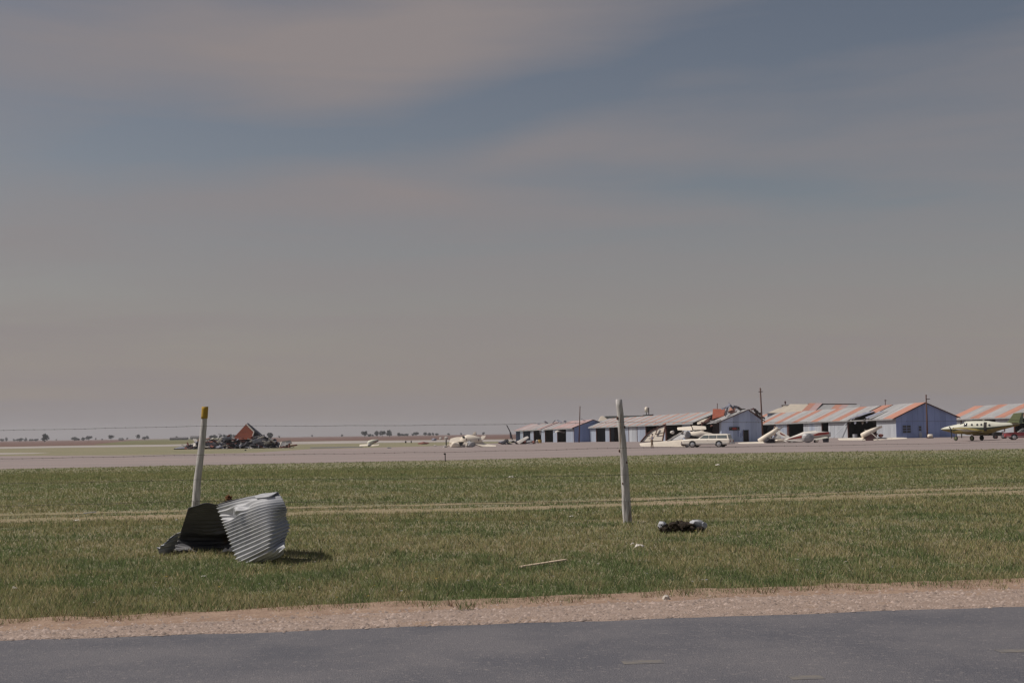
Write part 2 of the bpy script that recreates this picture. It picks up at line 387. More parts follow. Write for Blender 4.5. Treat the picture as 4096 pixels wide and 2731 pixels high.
def sheet(name, near, far, m, off, nx=60, ny=6, rag=0.0, ragscale=.8, ragn=None, off_near=None):
    """strip between two ground polylines given as world (x, y) lists, conforming to the terrain"""
    def interp(pl, t):
        d = [0.0]
        for a, b in zip(pl[:-1], pl[1:]): d.append(d[-1] + math.hypot(b[0] - a[0], b[1] - a[1]))
        q = t * d[-1]
        for i in range(len(pl) - 1):
            if q <= d[i + 1] or i == len(pl) - 2:
                k = (q - d[i]) / max(d[i + 1] - d[i], 1e-9); return (pl[i][0] + (pl[i + 1][0] - pl[i][0]) * k, pl[i][1] + (pl[i + 1][1] - pl[i][1]) * k)
    mb = MB()
    def fn(s, t):
        a = interp(near, s); b = interp(far, s)
        ra = mnoise.fractal(Vector((a[0] * ragscale, a[1] * ragscale * .3, 3.3)), .8, 2.2, 5) * (rag if ragn is None else ragn)
        rb = mnoise.fractal(Vector((b[0] * ragscale, b[1] * ragscale * .3, 9.1)), .8, 2.2, 5) * rag
        ya, yb = a[1] + ra, b[1] + rb
        x = a[0] + (b[0] - a[0]) * t; y = ya + (yb - ya) * t
        return (x, y, gz(x, y) + (off_near if (off_near is not None and t < .01) else off))
    mb.grid(fn, nx, ny)
    me = mesh_from(mb, name); me.materials.append(MT[m]); o = bpy.data.objects.new(name, me); COL.objects.link(o); return struct(o)
def G(u, v):
    p = grd(u, v); return (p.x, p.y)
def ext(pl, L0, L1):
    a, b = Vector(pl[0]), Vector(pl[1]); d = (a - b).normalized() * L0
    c, e = Vector(pl[-1]), Vector(pl[-2]); d2 = (c - e).normalized() * L1
    return [tuple(a + d)] + list(pl) + [tuple(c + d2)]
road_far = ext([G(0, 2558), G(1400, 2522), G(2800, 2466), G(4096, 2420)], 40, 60)
p0, p1 = Vector(G(0, 2560)), Vector(G(4096, 2421)); rd = (p1 - p0).normalized(); p0 = p0 - rd * 60; p1 = p1 + rd * 80; rn = Vector((-rd.y, rd.x))
road_far_s = [tuple(p0), tuple(p1)]
sheet('road', [tuple(p0 - rn * 7.6), tuple(p1 - rn * 7.6)], road_far_s, 'asphalt', 0.012, 200, 8)
tr0 = lambda pl, w: [(x, y + w) for x, y in pl]
grav_far = ext([G(0, 2505), G(700, 2474), G(1400, 2437), G(2100, 2412), G(2700, 2382), G(3400, 2358), G(4096, 2335)], 40, 60)
sheet('gravel_shoulder', [tuple(p0 - rn * .12), tuple(p1 - rn * .12)], grav_far, 'gravel_base', 0.016, 900, 9, rag=.14, ragscale=2.0, ragn=0.05, off_near=.0115)
MT['soil'] = mat('soil', (.33, .235, .175), (.25, .17, .125), 7, .95, bump=.6, bscale=40)
sheet('bare_soil', tr0(grav_far, -.38), tr0(grav_far, .20), 'soil', 0.021, 900, 6, rag=.12, ragscale=2.6, off_near=.0155)
track_a = [G(0, 2083), G(700, 2066), G(1400, 2047), G(2100, 2033), G(2800, 2008), G(3500, 1985), G(4096, 1968)]
tr_w = lambda pl, w: [(x, y + w) for x, y in pl]
sheet('dirt_track', tr_w(ext(track_a, 12, 20), -.75), tr_w(ext(track_a, 12, 20), .50), 'track', .006, 500, 3, rag=.5, ragscale=1.1)
sheet('dirt_track', tr_w(ext(track_a, 12, 20), 1.15), tr_w(ext(track_a, 12, 20), 1.85), 'track', .006, 500, 3, rag=.5, ragscale=1.3)
# taxiway and apron
ap_near = ext([G(0, 1877), G(700, 1862), G(1500, 1846), G(2100, 1834), G(2800, 1815), G(3400, 1805), G(4096, 1795)], 120, 200)
ap_far = ext([G(0, 1823), G(600, 1819), G(1300, 1807), (8, 190), (9, 420), (160, 430), (320, 430)], 120, 60)
def apron():
    mb = MB(); nx = 260
    near = ap_near
    def fy(x, pl):
        for a, b in zip(pl[:-1], pl[1:]):
            if a[0] <= x <= b[0]: return a[1] + (b[1] - a[1]) * (x - a[0]) / max(b[0] - a[0], 1e-9)
        return pl[0][1] if x < pl[0][0] else pl[-1][1]
    xs = np.linspace(-170, 260, nx + 1); ny = 40
    P = []
    for x in xs:
        y0 = fy(x, near) + 2.2 * mnoise.fractal(Vector((x * .25, 1.1, 0)), .8, 2.1, 5)
        y1 = (grd_left(x) + 2.0 * mnoise.fractal(Vector((x * .15, 7.1, 0)), .8, 2.1, 4)) if x < -2 else (grd_left(-2) + (435 - grd_left(-2)) * sstep(-2, 14, x))
        P.append([(x, y0 + (y1 - y0) * (j / ny) ** 1.3) for j in range(ny + 1)])
    vs = [(x, y, gz(x, y) + .008) for r in P for x, y in r]
    fs = [(i * (ny + 1) + j, (i + 1) * (ny + 1) + j, (i + 1) * (ny + 1) + j + 1, i * (ny + 1) + j + 1) for i in range(nx) for j in range(ny)]
    mb.v = [Vector(v) for v in vs]; mb.f = fs
    me = mesh_from(mb, 'apron'); me.materials.append(MT['apron']); o = bpy.data.objects.new('apron', me); COL.objects.link(o); struct(o)
def grd_left(x):
    pl = [G(0, 1823), G(600, 1819), G(1000, 1811), G(1250, 1795), G(1480, 1790), G(1720, 1784), G(1900, 1776), G(2000, 1772)]
    if x < pl[0][0]: return pl[0][1]
    for a, b in zip(pl[:-1], pl[1:]):
        if a[0] <= x <= b[0]: return a[1] + (b[1] - a[1]) * (x - a[0]) / (b[0] - a[0])
    return pl[-1][1]
apron()
rw_n = ext([G(0, 1794), G(300, 1789), G(650, 1785), G(1300, 1774), G(1700, 1768), G(2000, 1765)], 250, 60)
rw_f = ext([G(0, 1787), G(300, 1782), G(650, 1778), G(1300, 1764), G(1700, 1760), G(2000, 1757)], 350, 90)
sheet('runway', rw_n, rw_f, 'runway', .01, 160, 6, rag=5.0, ragscale=.06)
sheet('taxiway', ext([G(0, 1817), G(120, 1815), G(190, 1811)], 120, 4), ext([G(0, 1811), G(120, 1811), G(190, 1810)], 140, 4), 'runway', .01, 30, 3)
sheet('ploughed_field', ext([(-520, 720), G(0, 1786.5), G(600, 1776), G(1300, 1763), G(2000, 1756), (90, 520)], 400, 500), [(-4500, 5000), (-2000, 5100), (0, 5150), (800, 5150), (1600, 5150), (4500, 5100)], 'field', .012, 60, 40)
sheet('green_field', [G(380, 1778), G(640, 1776.5), G(900, 1769), G(1000, 1765)], [G(380, 1776.5), G(520, 1762), G(760, 1752), G(1000, 1749)], 'greenfield', .03, 30, 8)
sheet('puddle', [G(1240, 1792), G(1340, 1791), G(1450, 1788)], [G(1240, 1789), G(1340, 1787), G(1450, 1786)], 'asphalt', .02, 20, 3)
# worn centre dashes
def dash(u0, u1, v):
    a = Vector(G(u0, v)); b = Vector(G(u1, v - (u1 - u0) * .0325))
    w = Vector((-(b - a).normalized().y, (b - a).normalized().x)) * .05
    mb = MB(); mb.add([(a.x - w.x, a.y - w.y, .0135), (b.x - w.x, b.y - w.y, .0135), (b.x + w.x, b.y + w.y, .0135), (a.x + w.x, a.y + w.y, .0135)], [(0, 1, 2, 3)])
    o = obj('road_marking', mb, 'marking'); struct(o)
dash(2490, 2650, 2658); dash(3990, 4260, 2612); dash(3160, 3290, 2720)

# ------------------------------------------------------------------ grass and gravel
def vnoise(x, y, s, seed):
    r = np.random.default_rng(seed); T = r.random((256, 256))
    X = x / s; Y = y / s; xi = np.floor(X).astype(int); yi = np.floor(Y).astype(int); fx = X - xi; fy = Y - yi
    fx = fx * fx * (3 - 2 * fx); fy = fy * fy * (3 - 2 * fy)
    g = lambda a, b: T[a % 256, b % 256]
    return (g(xi, yi) * (1 - fx) + g(xi + 1, yi) * fx) * (1 - fy) + (g(xi, yi + 1) * (1 - fx) + g(xi + 1, yi + 1) * fx) * fy
gzv = np.vectorize(gz)
def polyY(pl, x):
    return np.interp(x, [p[0] for p in pl], [p[1] for p in pl])
def build_grass(name, n, y0, y1, hmin, hmax, wmul, seed, power):
    r = np.random.default_rng(seed)
    t = r.random(n)
    if power == 1: y = y0 * (y1 / y0) ** t
    else:
        k = 1 - power; y = (y0 ** k + t * (y1 ** k - y0 ** k)) ** (1 / k)
    x = (r.random(n) * 2 - 1) * (y * .47 + 5.5)
    edge = polyY(grav_far, x)
    edge = edge - .16 + .52 * (vnoise(x, y * 0 + 3, .45, 5) - .5) + .26 * (vnoise(x, y * 0 + 9, .12, 6) - .5)
    keep = y > edge
    keep &= y < polyY(ap_near, x) + 1.5 * (vnoise(x, y, 2.0, 4) - .5)
    big = .34 * vnoise(x, y * 1.3, 3.2, 1) + .33 * vnoise(x, y * 1.1, .95, 2) + .33 * vnoise(x, y * .8, .30, 3)
    tr = polyY(ext(track_a, 12, 20), x); dtr = np.minimum(np.abs(y - tr + .07), np.abs(y - tr - 1.5))
    ontrack = np.clip(1.25 - dtr / .62, 0, 1) * np.clip(.55 + .9 * vnoise(x, y, 1.2, 14), .3, 1)
    keep &= r.random(n) > ontrack * .72
    near_edge = np.clip(1 - (y - edge) / .55, 0, 1)
    keep &= r.random(n) > near_edge * (.15 + .5 * (vnoise(x, y, .18, 61) > .55))
    x, y, big, ontrack, near_edge = x[keep], y[keep], big[keep], ontrack[keep], near_edge[keep]; n = len(x)
    clump = vnoise(x, y, .16, 21)
    h = (hmin + (hmax - hmin) * r.random(n) ** 1.6) * (.55 + .9 * clump) * (1 - .45 * ontrack) * (1 + .15 * near_edge)
    w = wmul * (.6 + .8 * r.random(n)) * np.maximum(.0045, .00075 * y * .8)
    ang = r.random(n) * 2 * np.pi; lean = (.25 + .75 * r.random(n)) * h
    la = r.random(n) * 2 * np.pi
    z = gzv(x, y)
    P = np.empty((n, 3, 3), np.float32)
    dx, dy = np.cos(ang) * w / 2, np.sin(ang) * w / 2
    P[:, 0] = np.stack([x - dx, y - dy, z - .005], 1); P[:, 1] = np.stack([x + dx, y + dy, z - .005], 1)
    P[:, 2] = np.stack([x + np.cos(la) * lean, y + np.sin(la) * lean, z + h], 1)
    g1 = np.array([.150, .196, .082]); g2 = np.array([.255, .252, .118]); st = np.array([.44, .365, .225]); dk = np.array([.095, .125, .070])
    q = r.random(n)
    a = np.clip((big - .37) * 5.0 + (q - .5) * .8 - .30 + .48 * np.clip((y - 11) / 5.0, 0, 1) - .15 * np.clip((y - 19) / 5, 0, 1), 0, 1)
    c = g1[None] * (1 - a[:, None]) + g2[None] * a[:, None]
    s = (r.random(n) < (.06 + .24 * np.clip((big - .42) * 4, 0, 1) + .55 * ontrack + .10 * near_edge))[:, None]
    c = np.where(s, st[None] * (.7 + .5 * r.random((n, 1))), c)
    d = (r.random(n) < .10 + .12 * (clump > .6))[:, None]; c = np.where(d & ~s, dk[None], c)
    br = (r.random(n) < .45 * near_edge ** 2)[:, None]; c = np.where(br, np.array([.16, .095, .055])[None], c)
    c *= (.92 + .32 * r.random((n, 1)))
    kk = np.clip((y - 16) / 30, 0, .65)[:, None] * (1 - .6 * ontrack[:, None]); a2 = np.clip(.15 + (big - .3) * 2.0, 0, 1)[:, None]
    c = c * (1 - kk) + (g1[None] * (1 - a2) + g2[None] * a2) * 1.12 * kk
    me = bpy.data.meshes.new(name)
    me.vertices.add(n * 3); me.loops.add(n * 3); me.polygons.add(n)
    me.vertices.foreach_set('co', P.reshape(-1))
    me.loops.foreach_set('vertex_index', np.arange(n * 3, dtype=np.int32))
    me.polygons.foreach_set('loop_start', np.arange(0, n * 3, 3, dtype=np.int32))
    me.update()
    at_ = me.attributes.new('tint', 'FLOAT_COLOR', 'POINT')
    cc = np.ones((n, 3, 4), np.float32); cc[:, :, :3] = c[:, None, :]; cc[:, :2, :3] *= .95  # lower blade corners darkened, root shade put into the tint
    at_.data.foreach_set('color', cc.reshape(-1))
    me.materials.append(MT['grass_blade'])
    o = bpy.data.objects.new(name, me); COL.objects.link(o); stuff(o)
    o['label'] = GL[name][0]; o['category'] = 'grass'
MT['grass_blade'] = attr_mat('grass_blade', .85, .4)
GL = {'verge_grass': ('short olive green grass on the verge between road and fence',), 'meadow_grass': ('yellowish grass beyond the fence around the dirt track',), 'airfield_grass': ('pale grass strip in front of the apron',)}
build_grass('verge_grass', 640000, 8.4, 19, .012, .062, 1.25, 31, 2.2)
build_grass('meadow_grass', 285000, 18.5, 45, .015, .07, 1.4, 32, 2.0)
build_grass('airfield_grass', 130000, 44, 118, .03, .10, 1.6, 33, 1.6)
def build_gravel():
    n = 21000; r = np.random.default_rng(5); mb_v = []; mb_f = []
    base = [(1, 0, 0), (0, 1, 0), (-1, 0, 0), (0, -1, 0), (0, 0, 1)]
    ft = [(0, 1, 4), (1, 2, 4), (2, 3, 4), (3, 0, 4)]
    x = r.uniform(-11, 14, n)
    lo = p0.y + (x - p0.x) * (rd.y / rd.x) - .10; hi = polyY(grav_far, x) - .12
    t = r.random(n); y = lo + (hi - lo) * t + r.normal(0, .03, n)
    sz = .005 + .014 * r.random(n) ** 3
    V = np.empty((n, 5, 3), np.float32)
    ang = r.random(n) * 6.28
    for k, b in enumerate(base):
        j = .6 + .7 * r.random((n, 3))
        bx = (b[0] * np.cos(ang) - b[1] * np.sin(ang)); by = (b[0] * np.sin(ang) + b[1] * np.cos(ang))
        V[:, k, 0] = x + bx * sz * 1.25 * j[:, 0]; V[:, k, 1] = y + by * sz * j[:, 1]; V[:, k, 2] = .015 + b[2] * sz * .8 * j[:, 2]
    F = (np.array(ft, np.int32)[None] + (np.arange(n, dtype=np.int32) * 5)[:, None, None]).reshape(-1)
    me = bpy.data.meshes.new('gravel'); me.vertices.add(n * 5); me.loops.add(n * 12); me.polygons.add(n * 4)
    me.vertices.foreach_set('co', V.reshape(-1)); me.loops.foreach_set('vertex_index', F); me.polygons.foreach_set('loop_start', np.arange(0, n * 12, 3, dtype=np.int32)); me.update()
    at_ = me.attributes.new('tint', 'FLOAT_COLOR', 'POINT')
    c = np.array([.34, .272, .24])[None] * (.6 + .65 * r.random((n, 1))); cc = np.ones((n, 5, 4), np.float32); cc[:, :, :3] = c[:, None, :]
    at_.data.foreach_set('color', cc.reshape(-1)); me.materials.append(MT['gravel_stone'])
    o = bpy.data.objects.new('gravel', me); COL.objects.link(o); stuff(o); o['label'] = 'loose pinkish gravel along the road edge'; o['category'] = 'gravel'
def build_flowers():
    r = np.random.default_rng(77); n = 420; y = 9.5 * (45 / 9.5) ** r.random(n); x = (r.random(n) * 2 - 1) * y * .45
    cl = vnoise(x, y, 2.2, 91) > .45; x, y = x[cl], y[cl]; n = len(x); ok = y > polyY(grav_far, x) + .4; x, y = x[ok], y[ok]; n = len(x)
    mb = MB(); cols = []
    for i in range(n):
        q = r.random(); c = (.50, .48, .46) if q < .55 else ((.45, .45, .52) if q < .75 else (.55, .40, .10)); sz = (.004 + .006 * r.random()) * (1 + y[i] / 30); z = gz(x[i], y[i]) + .03 + .04 * r.random()
        p = Vector((x[i], y[i], z)); k = 5; ring = [p + Vector((math.cos(j * 1.2566) * sz, math.sin(j * 1.2566) * sz, sz * .35)) for j in range(k)]
        mb.add([p] + ring, [(0, 1 + j, 1 + (j + 1) % k) for j in range(k)]); cols += [c] * (k + 1)
    me = mesh_from(mb, 'wildflowers'); at_ = me.attributes.new('tint', 'FLOAT_COLOR', 'POINT'); at_.data.foreach_set('color', np.array([(*c, 1) for c in cols], np.float32).reshape(-1)); me.materials.append(MT['gravel_stone'])
    o = bpy.data.objects.new('wildflowers', me); COL.objects.link(o); stuff(o); o['label'] = 'tiny white and yellow wildflowers dotted through the grass'; o['category'] = 'flowers'
MT['gravel_stone'] = attr_mat('gravel_stone', .95, 0)
build_gravel()
build_flowers()

# ------------------------------------------------------------------ fence
def post(u0, v0, u1, v1, r0, r1, label, seed, wob):
    b = grd(u0, v0); Y = b.y; top = at(u1, v1, Y)
    t = thing('fence_post', b, label, 'fence post')
    mb = MB(); rnd = random.Random(seed); n = 12; k = 22; rings = []
    for i in range(k + 1):
        f = i / k - .06
        p = b.lerp(top, f) + Vector((wob * math.sin(f * 5.5 + seed), wob * .6 * math.cos(f * 4 + seed), 0))
        rr = (r0 + (r1 - r0) * max(f, 0)) * (1 + .06 * mnoise.noise(Vector((f * 6, seed, 0))))
        rings.append([p + Vector((math.cos(2 * math.pi * j / n), math.sin(2 * math.pi * j / n), 0)) * rr * (1 + .13 * mnoise.noise(Vector((j * .9, f * 9, seed)))) + Vector((0, 0, (.012 * rnd.uniform(-1, 1)) if i == k else 0)) for j in range(n)])
    mb.loft(rings); obj('post', mb, 'post_wood', t, smooth=True)
    return t, b, top
pl, bl, tl = post(779, 2108, 817, 1628, .060, .040, 'weathered grey fence post with a yellow band at its top', 3, .012)
mb = MB()
for (f0, f1, rr) in ((.905, 1.004, .047),):
    n = 12; k = 5; rings = []
    for i in range(k + 1):
        f = f0 + (f1 - f0) * i / k; p = bl.lerp(tl, f) + Vector((.012 * math.sin(f * 5.5 + 3), .007 * math.cos(f * 4 + 3), 0))
        rings.append([p + Vector((math.cos(2 * math.pi * j / n), math.sin(2 * math.pi * j / n), 0)) * rr * (1 + .05 * mnoise.noise(Vector((j, i, 2)))) for j in range(n)])
    mb.loft(rings)
obj('paint_band', mb, 'post_yellow', pl, smooth=True)
pr, br_, tr_ = post(2512, 2090, 2474, 1568, .062, .043, 'tall knotty grey fence post leaning, beside the dark torn scrap', 5, .006)
for (f, a, rr) in ((.80, 2.6, .022), (.73, 5.9, .020), (.55, 2.9, .018), (.46, 5.6, .020), (.30, 2.4, .015)):
    c = br_.lerp(tr_, f); d = Vector((math.cos(a), -abs(math.sin(a)), 0)); mb = MB(); mb.blob(c + d * .046, (rr, rr, rr * 1.3), 1, .15, int(f * 99)); obj('knot', mb, 'pole_wood', pr, smooth=True)
P0 = grd(-900, 2130); P3 = onground(*(at(4330, 1700, 22.6).xy))
P4 = onground(P3.x + 7, P3.y + 4.5); Pm = onground(P0.x - 6, P0.y + .2)
for base_, lab, sd in ((P0, 'plain grey fence post next along from the yellow-topped one', 8), (P3, 'grey fence post where the wires bend away from the road', 12)):
    t_ = thing('fence_post', base_, lab, 'fence post'); mb = MB(); mb.tube([base_ + Vector((.02 * math.sin(k), .055 * 0, -.1 + k * .2)) for k in range(9)], [.058 - .002 * k for k in range(9)], 12); obj('post', mb, 'post_wood', t_, smooth=True)
heights = [((1.40, 1.415, 1.385, 1.36, 1.36), 'topmost barbed wire strand of the fence'), ((1.01, 1.01, 1.03, 1.0, 1.0), 'second barbed wire strand from the top of the fence'), ((.66, .665, .66, .68, .68), 'third barbed wire strand, second up from the grass'), ((.34, .365, .295, .34, .34), 'lowest barbed wire strand above the grass')]
for hs, lab in heights:
    bases = [P0, bl, br_, P3, P4]; lean = [Vector((0, 0, 0)), (tl - bl) / (tl - bl).z, (tr_ - br_) / (tr_ - br_).z, Vector((0, 0, 0)), Vector((0, 0, 0))]
    pts = []
    for i in range(4):
        a = bases[i] + Vector((lean[i].x * hs[i], lean[i].y * hs[i] - .055, hs[i])); b = bases[i + 1] + Vector((lean[i + 1].x * hs[i + 1], lean[i + 1].y * hs[i + 1] - .055, hs[i + 1]))
        for k in range(14):
            t = k / 14; p = a.lerp(b, t); p.z -= .035 * 4 * t * (1 - t) * .5 + .004 * math.sin(k * 2.1 + hs[0] * 9); pts.append(p)
    pts.append(b)
    root = thing('barbed_wire', pts[0], lab, 'wire', 'strands of the roadside fence')
    mb = MB(); mb.tube(pts, .0022, 5); obj('strand', mb, 'wire', root, smooth=True)
    mb = MB()
    for i in range(len(pts) - 1):
        seg = pts[i + 1] - pts[i]
        for q in range(3):
            c = pts[i] + seg * (q + .5) / 3
            mb.bar(c + Vector((0, .002, .009)), c - Vector((0, .002, .009)), .0016); mb.bar(c + Vector((.006, .012, -.008)), c - Vector((.006, .012, -.008)), .0016)
    stuff(obj('barb', mb, 'wire', root))

# ------------------------------------------------------------------ crumpled corrugated sheet in the grass
def ctrl_patch(rows):
    """rows: list of (t, [(u, v, Y), ...]); returns fn(s, t) -> point, smooth in both directions"""
    R = [(t, [at(*p) for p in r]) for t, r in rows]
    def cr(p, x):
        n = len(p) - 1; q = min(max(x, 0), .99999) * n; i = int(q); f = q - i
        a, b, c, d = p[max(i - 1, 0)], p[i], p[i + 1], p[min(i + 2, n)]
        return .5 * ((2 * b) + (c - a) * f + (2 * a - 5 * b + 4 * c - d) * f * f + (3 * b - a - 3 * c + d) * f ** 3)
    def fn(s, t):
        cs = [cr(r, s) for _, r in R]; ts = [q for q, _ in R]
        t = ts[0] + (ts[-1] - ts[0]) * t
        for i in range(len(ts) - 1):
            if t <= ts[i + 1] or i == len(ts) - 2:
                f = (t - ts[i]) / (ts[i + 1] - ts[i]); f = min(max(f, 0), 1)
                a, b, c, d = cs[max(i - 1, 0)], cs[i], cs[i + 1], cs[min(i + 2, len(cs) - 1)]
                return .5 * ((2 * b) + (c - a) * f + (2 * a - 5 * b + 4 * c - d) * f * f + (3 * b - a - 3 * c + d) * f ** 3)
    return fn
def corrugated(fn, nw, amp, nu, nv, bumps=(), jag=0.0, along='t', seed=0):
    def g(s, t):
        p = fn(s, t); e = .002
        ds = fn(min(s + e, 1), t) - fn(max(s - e, 0), t); dt = fn(s, min(t + e, 1)) - fn(s, max(t - e, 0))
        n = ds.cross(dt); n = n.normalized() if n.length > 1e-9 else Vector((0, -1, 0))
        if n.y > 0: n = -n
        w = t if along == 't' else s
        d = 0; flat = 1.0
        for (bs, bt, rs, rt, k) in bumps:
            gsn = math.exp(-((s - bs) / rs) ** 2 - ((t - bt) / rt) ** 2); d += k * gsn; flat *= 1 - .6 * gsn
        d += .012 * mnoise.noise(Vector((s * 2.3, t * 2.1, seed)))
        d += amp * flat * math.sin(2 * math.pi * nw * w + .25 * math.sin(s * 3 + seed))
        return p + n * d
    return g
tin_base = grd(930, 2225)
tin = thing('corrugated_sheet', tin_base, 'crumpled corrugated tin sheet folded over itself in the grass by the yellow-topped post', 'tin sheet')
rowsR = [(0, [(865, 2022, 13.62), (940, 2003, 13.42), (1022, 1981, 13.25), (1113, 1968, 13.2)]),
         (.25, [(885, 2080, 13.45), (960, 2052, 13.15), (1050, 2022, 12.95), (1138, 2010, 12.95)]),
         (.5, [(906, 2130, 13.32), (980, 2100, 13.0), (1065, 2068, 12.8), (1149, 2046, 12.95)]),
         (.75, [(930, 2190, 13.18), (1000, 2158, 12.9), (1080, 2125, 12.68), (1160, 2097, 13.0)]),
         (1.0, [(962, 2253, 12.98), (1015, 2226, 12.80), (1075, 2195, 12.62), (1142, 2156, 12.86)]),
         (1.12, [(1030, 2246, 12.88), (1068, 2229, 12.76), (1100, 2212, 12.66), (1138, 2188, 12.60)]),
         (1.24, [(1093, 2237, 12.80), (1108, 2232, 12.74), (1122, 2226, 12.70), (1133, 2216, 12.66)])]
fR = corrugated(ctrl_patch(rowsR), 22, .0115, 46, 276, bumps=((.16, .17, .09, .055, -.085), (.33, .17, .06, .05, .05), (.45, .13, .07, .04, -.035), (.92, .50, .13, .085, -.06), (.75, .05, .2, .03, -.03), (.55, .9, .2, .03, .012)), seed=2)
mb = MB(); mb.grid(fR, 46, 300); obj('upper_sheet', mb, 'tin', tin, smooth=True, solid=.0012)
rowsL = [(0, [(752, 2031, 13.75), (790, 2018, 13.66), (826, 2009, 13.60), (868, 2016, 13.58), (905, 2006, 13.62), (950, 1998, 13.60)]),
         (.4, [(738, 2080, 13.95), (780, 2075, 13.92), (830, 2070, 13.90), (880, 2070, 13.85), (915, 2070, 13.80), (960, 2070, 13.80)]),
         (.68, [(722, 2128, 14.14), (775, 2134, 14.15), (835, 2138, 14.12), (885, 2128, 14.02), (930, 2122, 13.95), (970, 2122, 13.9)]),
         (.78, [(716, 2150, 14.30), (775, 2152, 14.36), (835, 2152, 14.36), (885, 2150, 14.3), (930, 2145, 14.2), (975, 2140, 14.1)]),
         (1.0, [(690, 2204, 14.25), (760, 2214, 14.12), (830, 2212, 14.12), (885, 2206, 14.15), (935, 2196, 14.2), (985, 2190, 14.2)])]
fL = corrugated(ctrl_patch(rowsL), 17, .006, 50, 170, bumps=((.62, .66, .12, .03, .03), (.1, .5, .2, .3, -.02)), seed=5)
mb = MB(); mb.grid(fL, 50, 190); obj('shaded_sheet', mb, 'tin_shade', tin, smooth=True, solid=.0012)
rowsF = [(0, [(722, 2126, 14.14), (700, 2136, 14.1), (678, 2152, 14.0)]), (.5, [(714, 2160, 14.2), (680, 2168, 14.0), (648, 2180, 13.85)]),
         (.85, [(698, 2190, 14.2), (660, 2196, 13.95), (627, 2196, 13.8)]), (1, [(692, 2206, 14.15), (668, 2218, 13.95), (650, 2222, 13.85)])]
fF = corrugated(ctrl_patch(rowsF), 5, .014, 20, 60, seed=8, along='t')
mb = MB(); mb.grid(fF, 60, 24); obj('curled_flap', mb, 'tin', tin, smooth=True, solid=.0012)
rowsE = [(0, [(1018, 1984, 13.24), (1045, 1974, 13.32), (1080, 1970, 13.3), (1112, 1967, 13.2)]), (.5, [(1024, 1990, 13.1), (1052, 1986, 13.08), (1084, 1980, 13.05), (1108, 1968, 13.12)]), (1, [(1030, 1995, 13.12), (1058, 1994, 13.1), (1085, 1988, 13.08), (1106, 1972, 13.14)])]
mb = MB(); mb.grid(ctrl_patch(rowsE), 24, 8); obj('folded_lip', mb, 'tin', tin, smooth=True, solid=.0012)
rowsT = [(0, [(868, 2018, 13.60), (950, 1997, 13.48), (1030, 1977, 13.4), (1110, 1968, 13.3)]), (1, [(868, 2030, 14.3), (950, 2012, 14.2), (1030, 2000, 14.1), (1112, 2000, 13.9)])]
fT = corrugated(ctrl_patch(rowsT), 9, .006, 40, 60, seed=9)
mb = MB(); mb.grid(fT, 40, 60); obj('back_fold', mb, 'tin_shade', tin, smooth=True, solid=.0012)
mb = MB(); q0 = at(915, 2000, 13.9)
for k in range(14):
    a = random.Random(k); c = q0 + Vector((a.uniform(-.035, .035), a.uniform(-.03, .03), a.uniform(-.05, .055)))
    mb.blob(c, (.022, .018, .016), 1, .45, k)
tag(obj('dry_leaf_clump', mb, 'rust'), 'small rust brown clump caught on the top edge of the crumpled tin', 'leaf clump')
def paper(name, u, v, wu, hv, m, label, cat, seed, group=None, lift=.0):
    c = grd(u, v); px = c.y / FPX; rnd = random.Random(seed); mb = MB()
    W, H = wu * px / 2, hv * px
    def fn(s, t):
        x = (s - .5) * 2 * W; 
        zz = H * (.35 + .65 * mnoise.noise(Vector((s * 2.7 + seed, t * 2.3, seed * 1.7))) ** 2 * 2.2) * (1 - (2 * s - 1) ** 4) * (.5 + .5 * t) + .015
        return c + Vector((x + .02 * mnoise.noise(Vector((t * 3, seed, 1))), (t - .5) * W * 1.3 + W * .2 * mnoise.noise(Vector((s * 4, seed, 3))), zz + lift))
    mb.grid(fn, 10, 8); o = obj(name, mb, m, None, solid=.002); tag(o, label, cat, group); return o
paper('paper_scrap', 915, 2213, 60, 24, 'paper', 'white torn strip at the foot of the shaded tin sheet', 'scrap', 3)
# dark torn scrap right of the tall post
sb = grd(2728, 2128); scr = thing('torn_roofing', sb, 'blackish brown ragged heap of torn roofing with grey crumpled ends in the grass', 'roofing scrap')
px = sb.y / FPX
mb = MB()
for k in range(60):
    a = random.Random(200 + k); t = a.random(); uu = 2648 + 160 * t; prof = math.sin(math.pi * min(1, t * 1.05)) ** .5
    c = at(uu, 2124 - a.uniform(0, 36) * prof, sb.y + a.uniform(-.12, .15)); c.z = max(c.z, sb.z + .04)
    mb.blob(c, (a.uniform(.03, .07), a.uniform(.03, .06), a.uniform(.02, .05)), 1, .5, k)
obj('torn_felt', mb, 'felt', scr)
mb = MB()
for k in range(26):
    a = random.Random(300 + k); uu = 2650 + 155 * a.random(); c = at(uu, 2134, sb.y - .1); c.z = sb.z + .05
    mb.bar(c, c + Vector((a.uniform(-.05, .05), a.uniform(-.05, .0), a.uniform(-.05, .07))), .016, .004)
stuff(obj('felt_shred', mb, 'felt', scr))
for (uu, vv, ru, rv, sd) in ((2648, 2102, 18, 18, 1), (2786, 2094, 30, 17, 2), (2812, 2102, 16, 16, 5), (2690, 2099, 12, 12, 6)):
    c = at(uu, vv, sb.y + .07); mb = MB(); mb.blob(c, (ru * px, .06, rv * px), 2, .16, sd); obj('crumpled_foil', mb, 'foil', scr)
paper('paper_scrap', 2558, 2192, 34, 22, 'paper', 'crumpled white paper in the grass near the dark torn roofing', 'paper', 11)
paper('paper_scrap', 2531, 2182, 14, 14, 'paper', 'small white paper corner beside the larger crumpled paper', 'paper', 12)
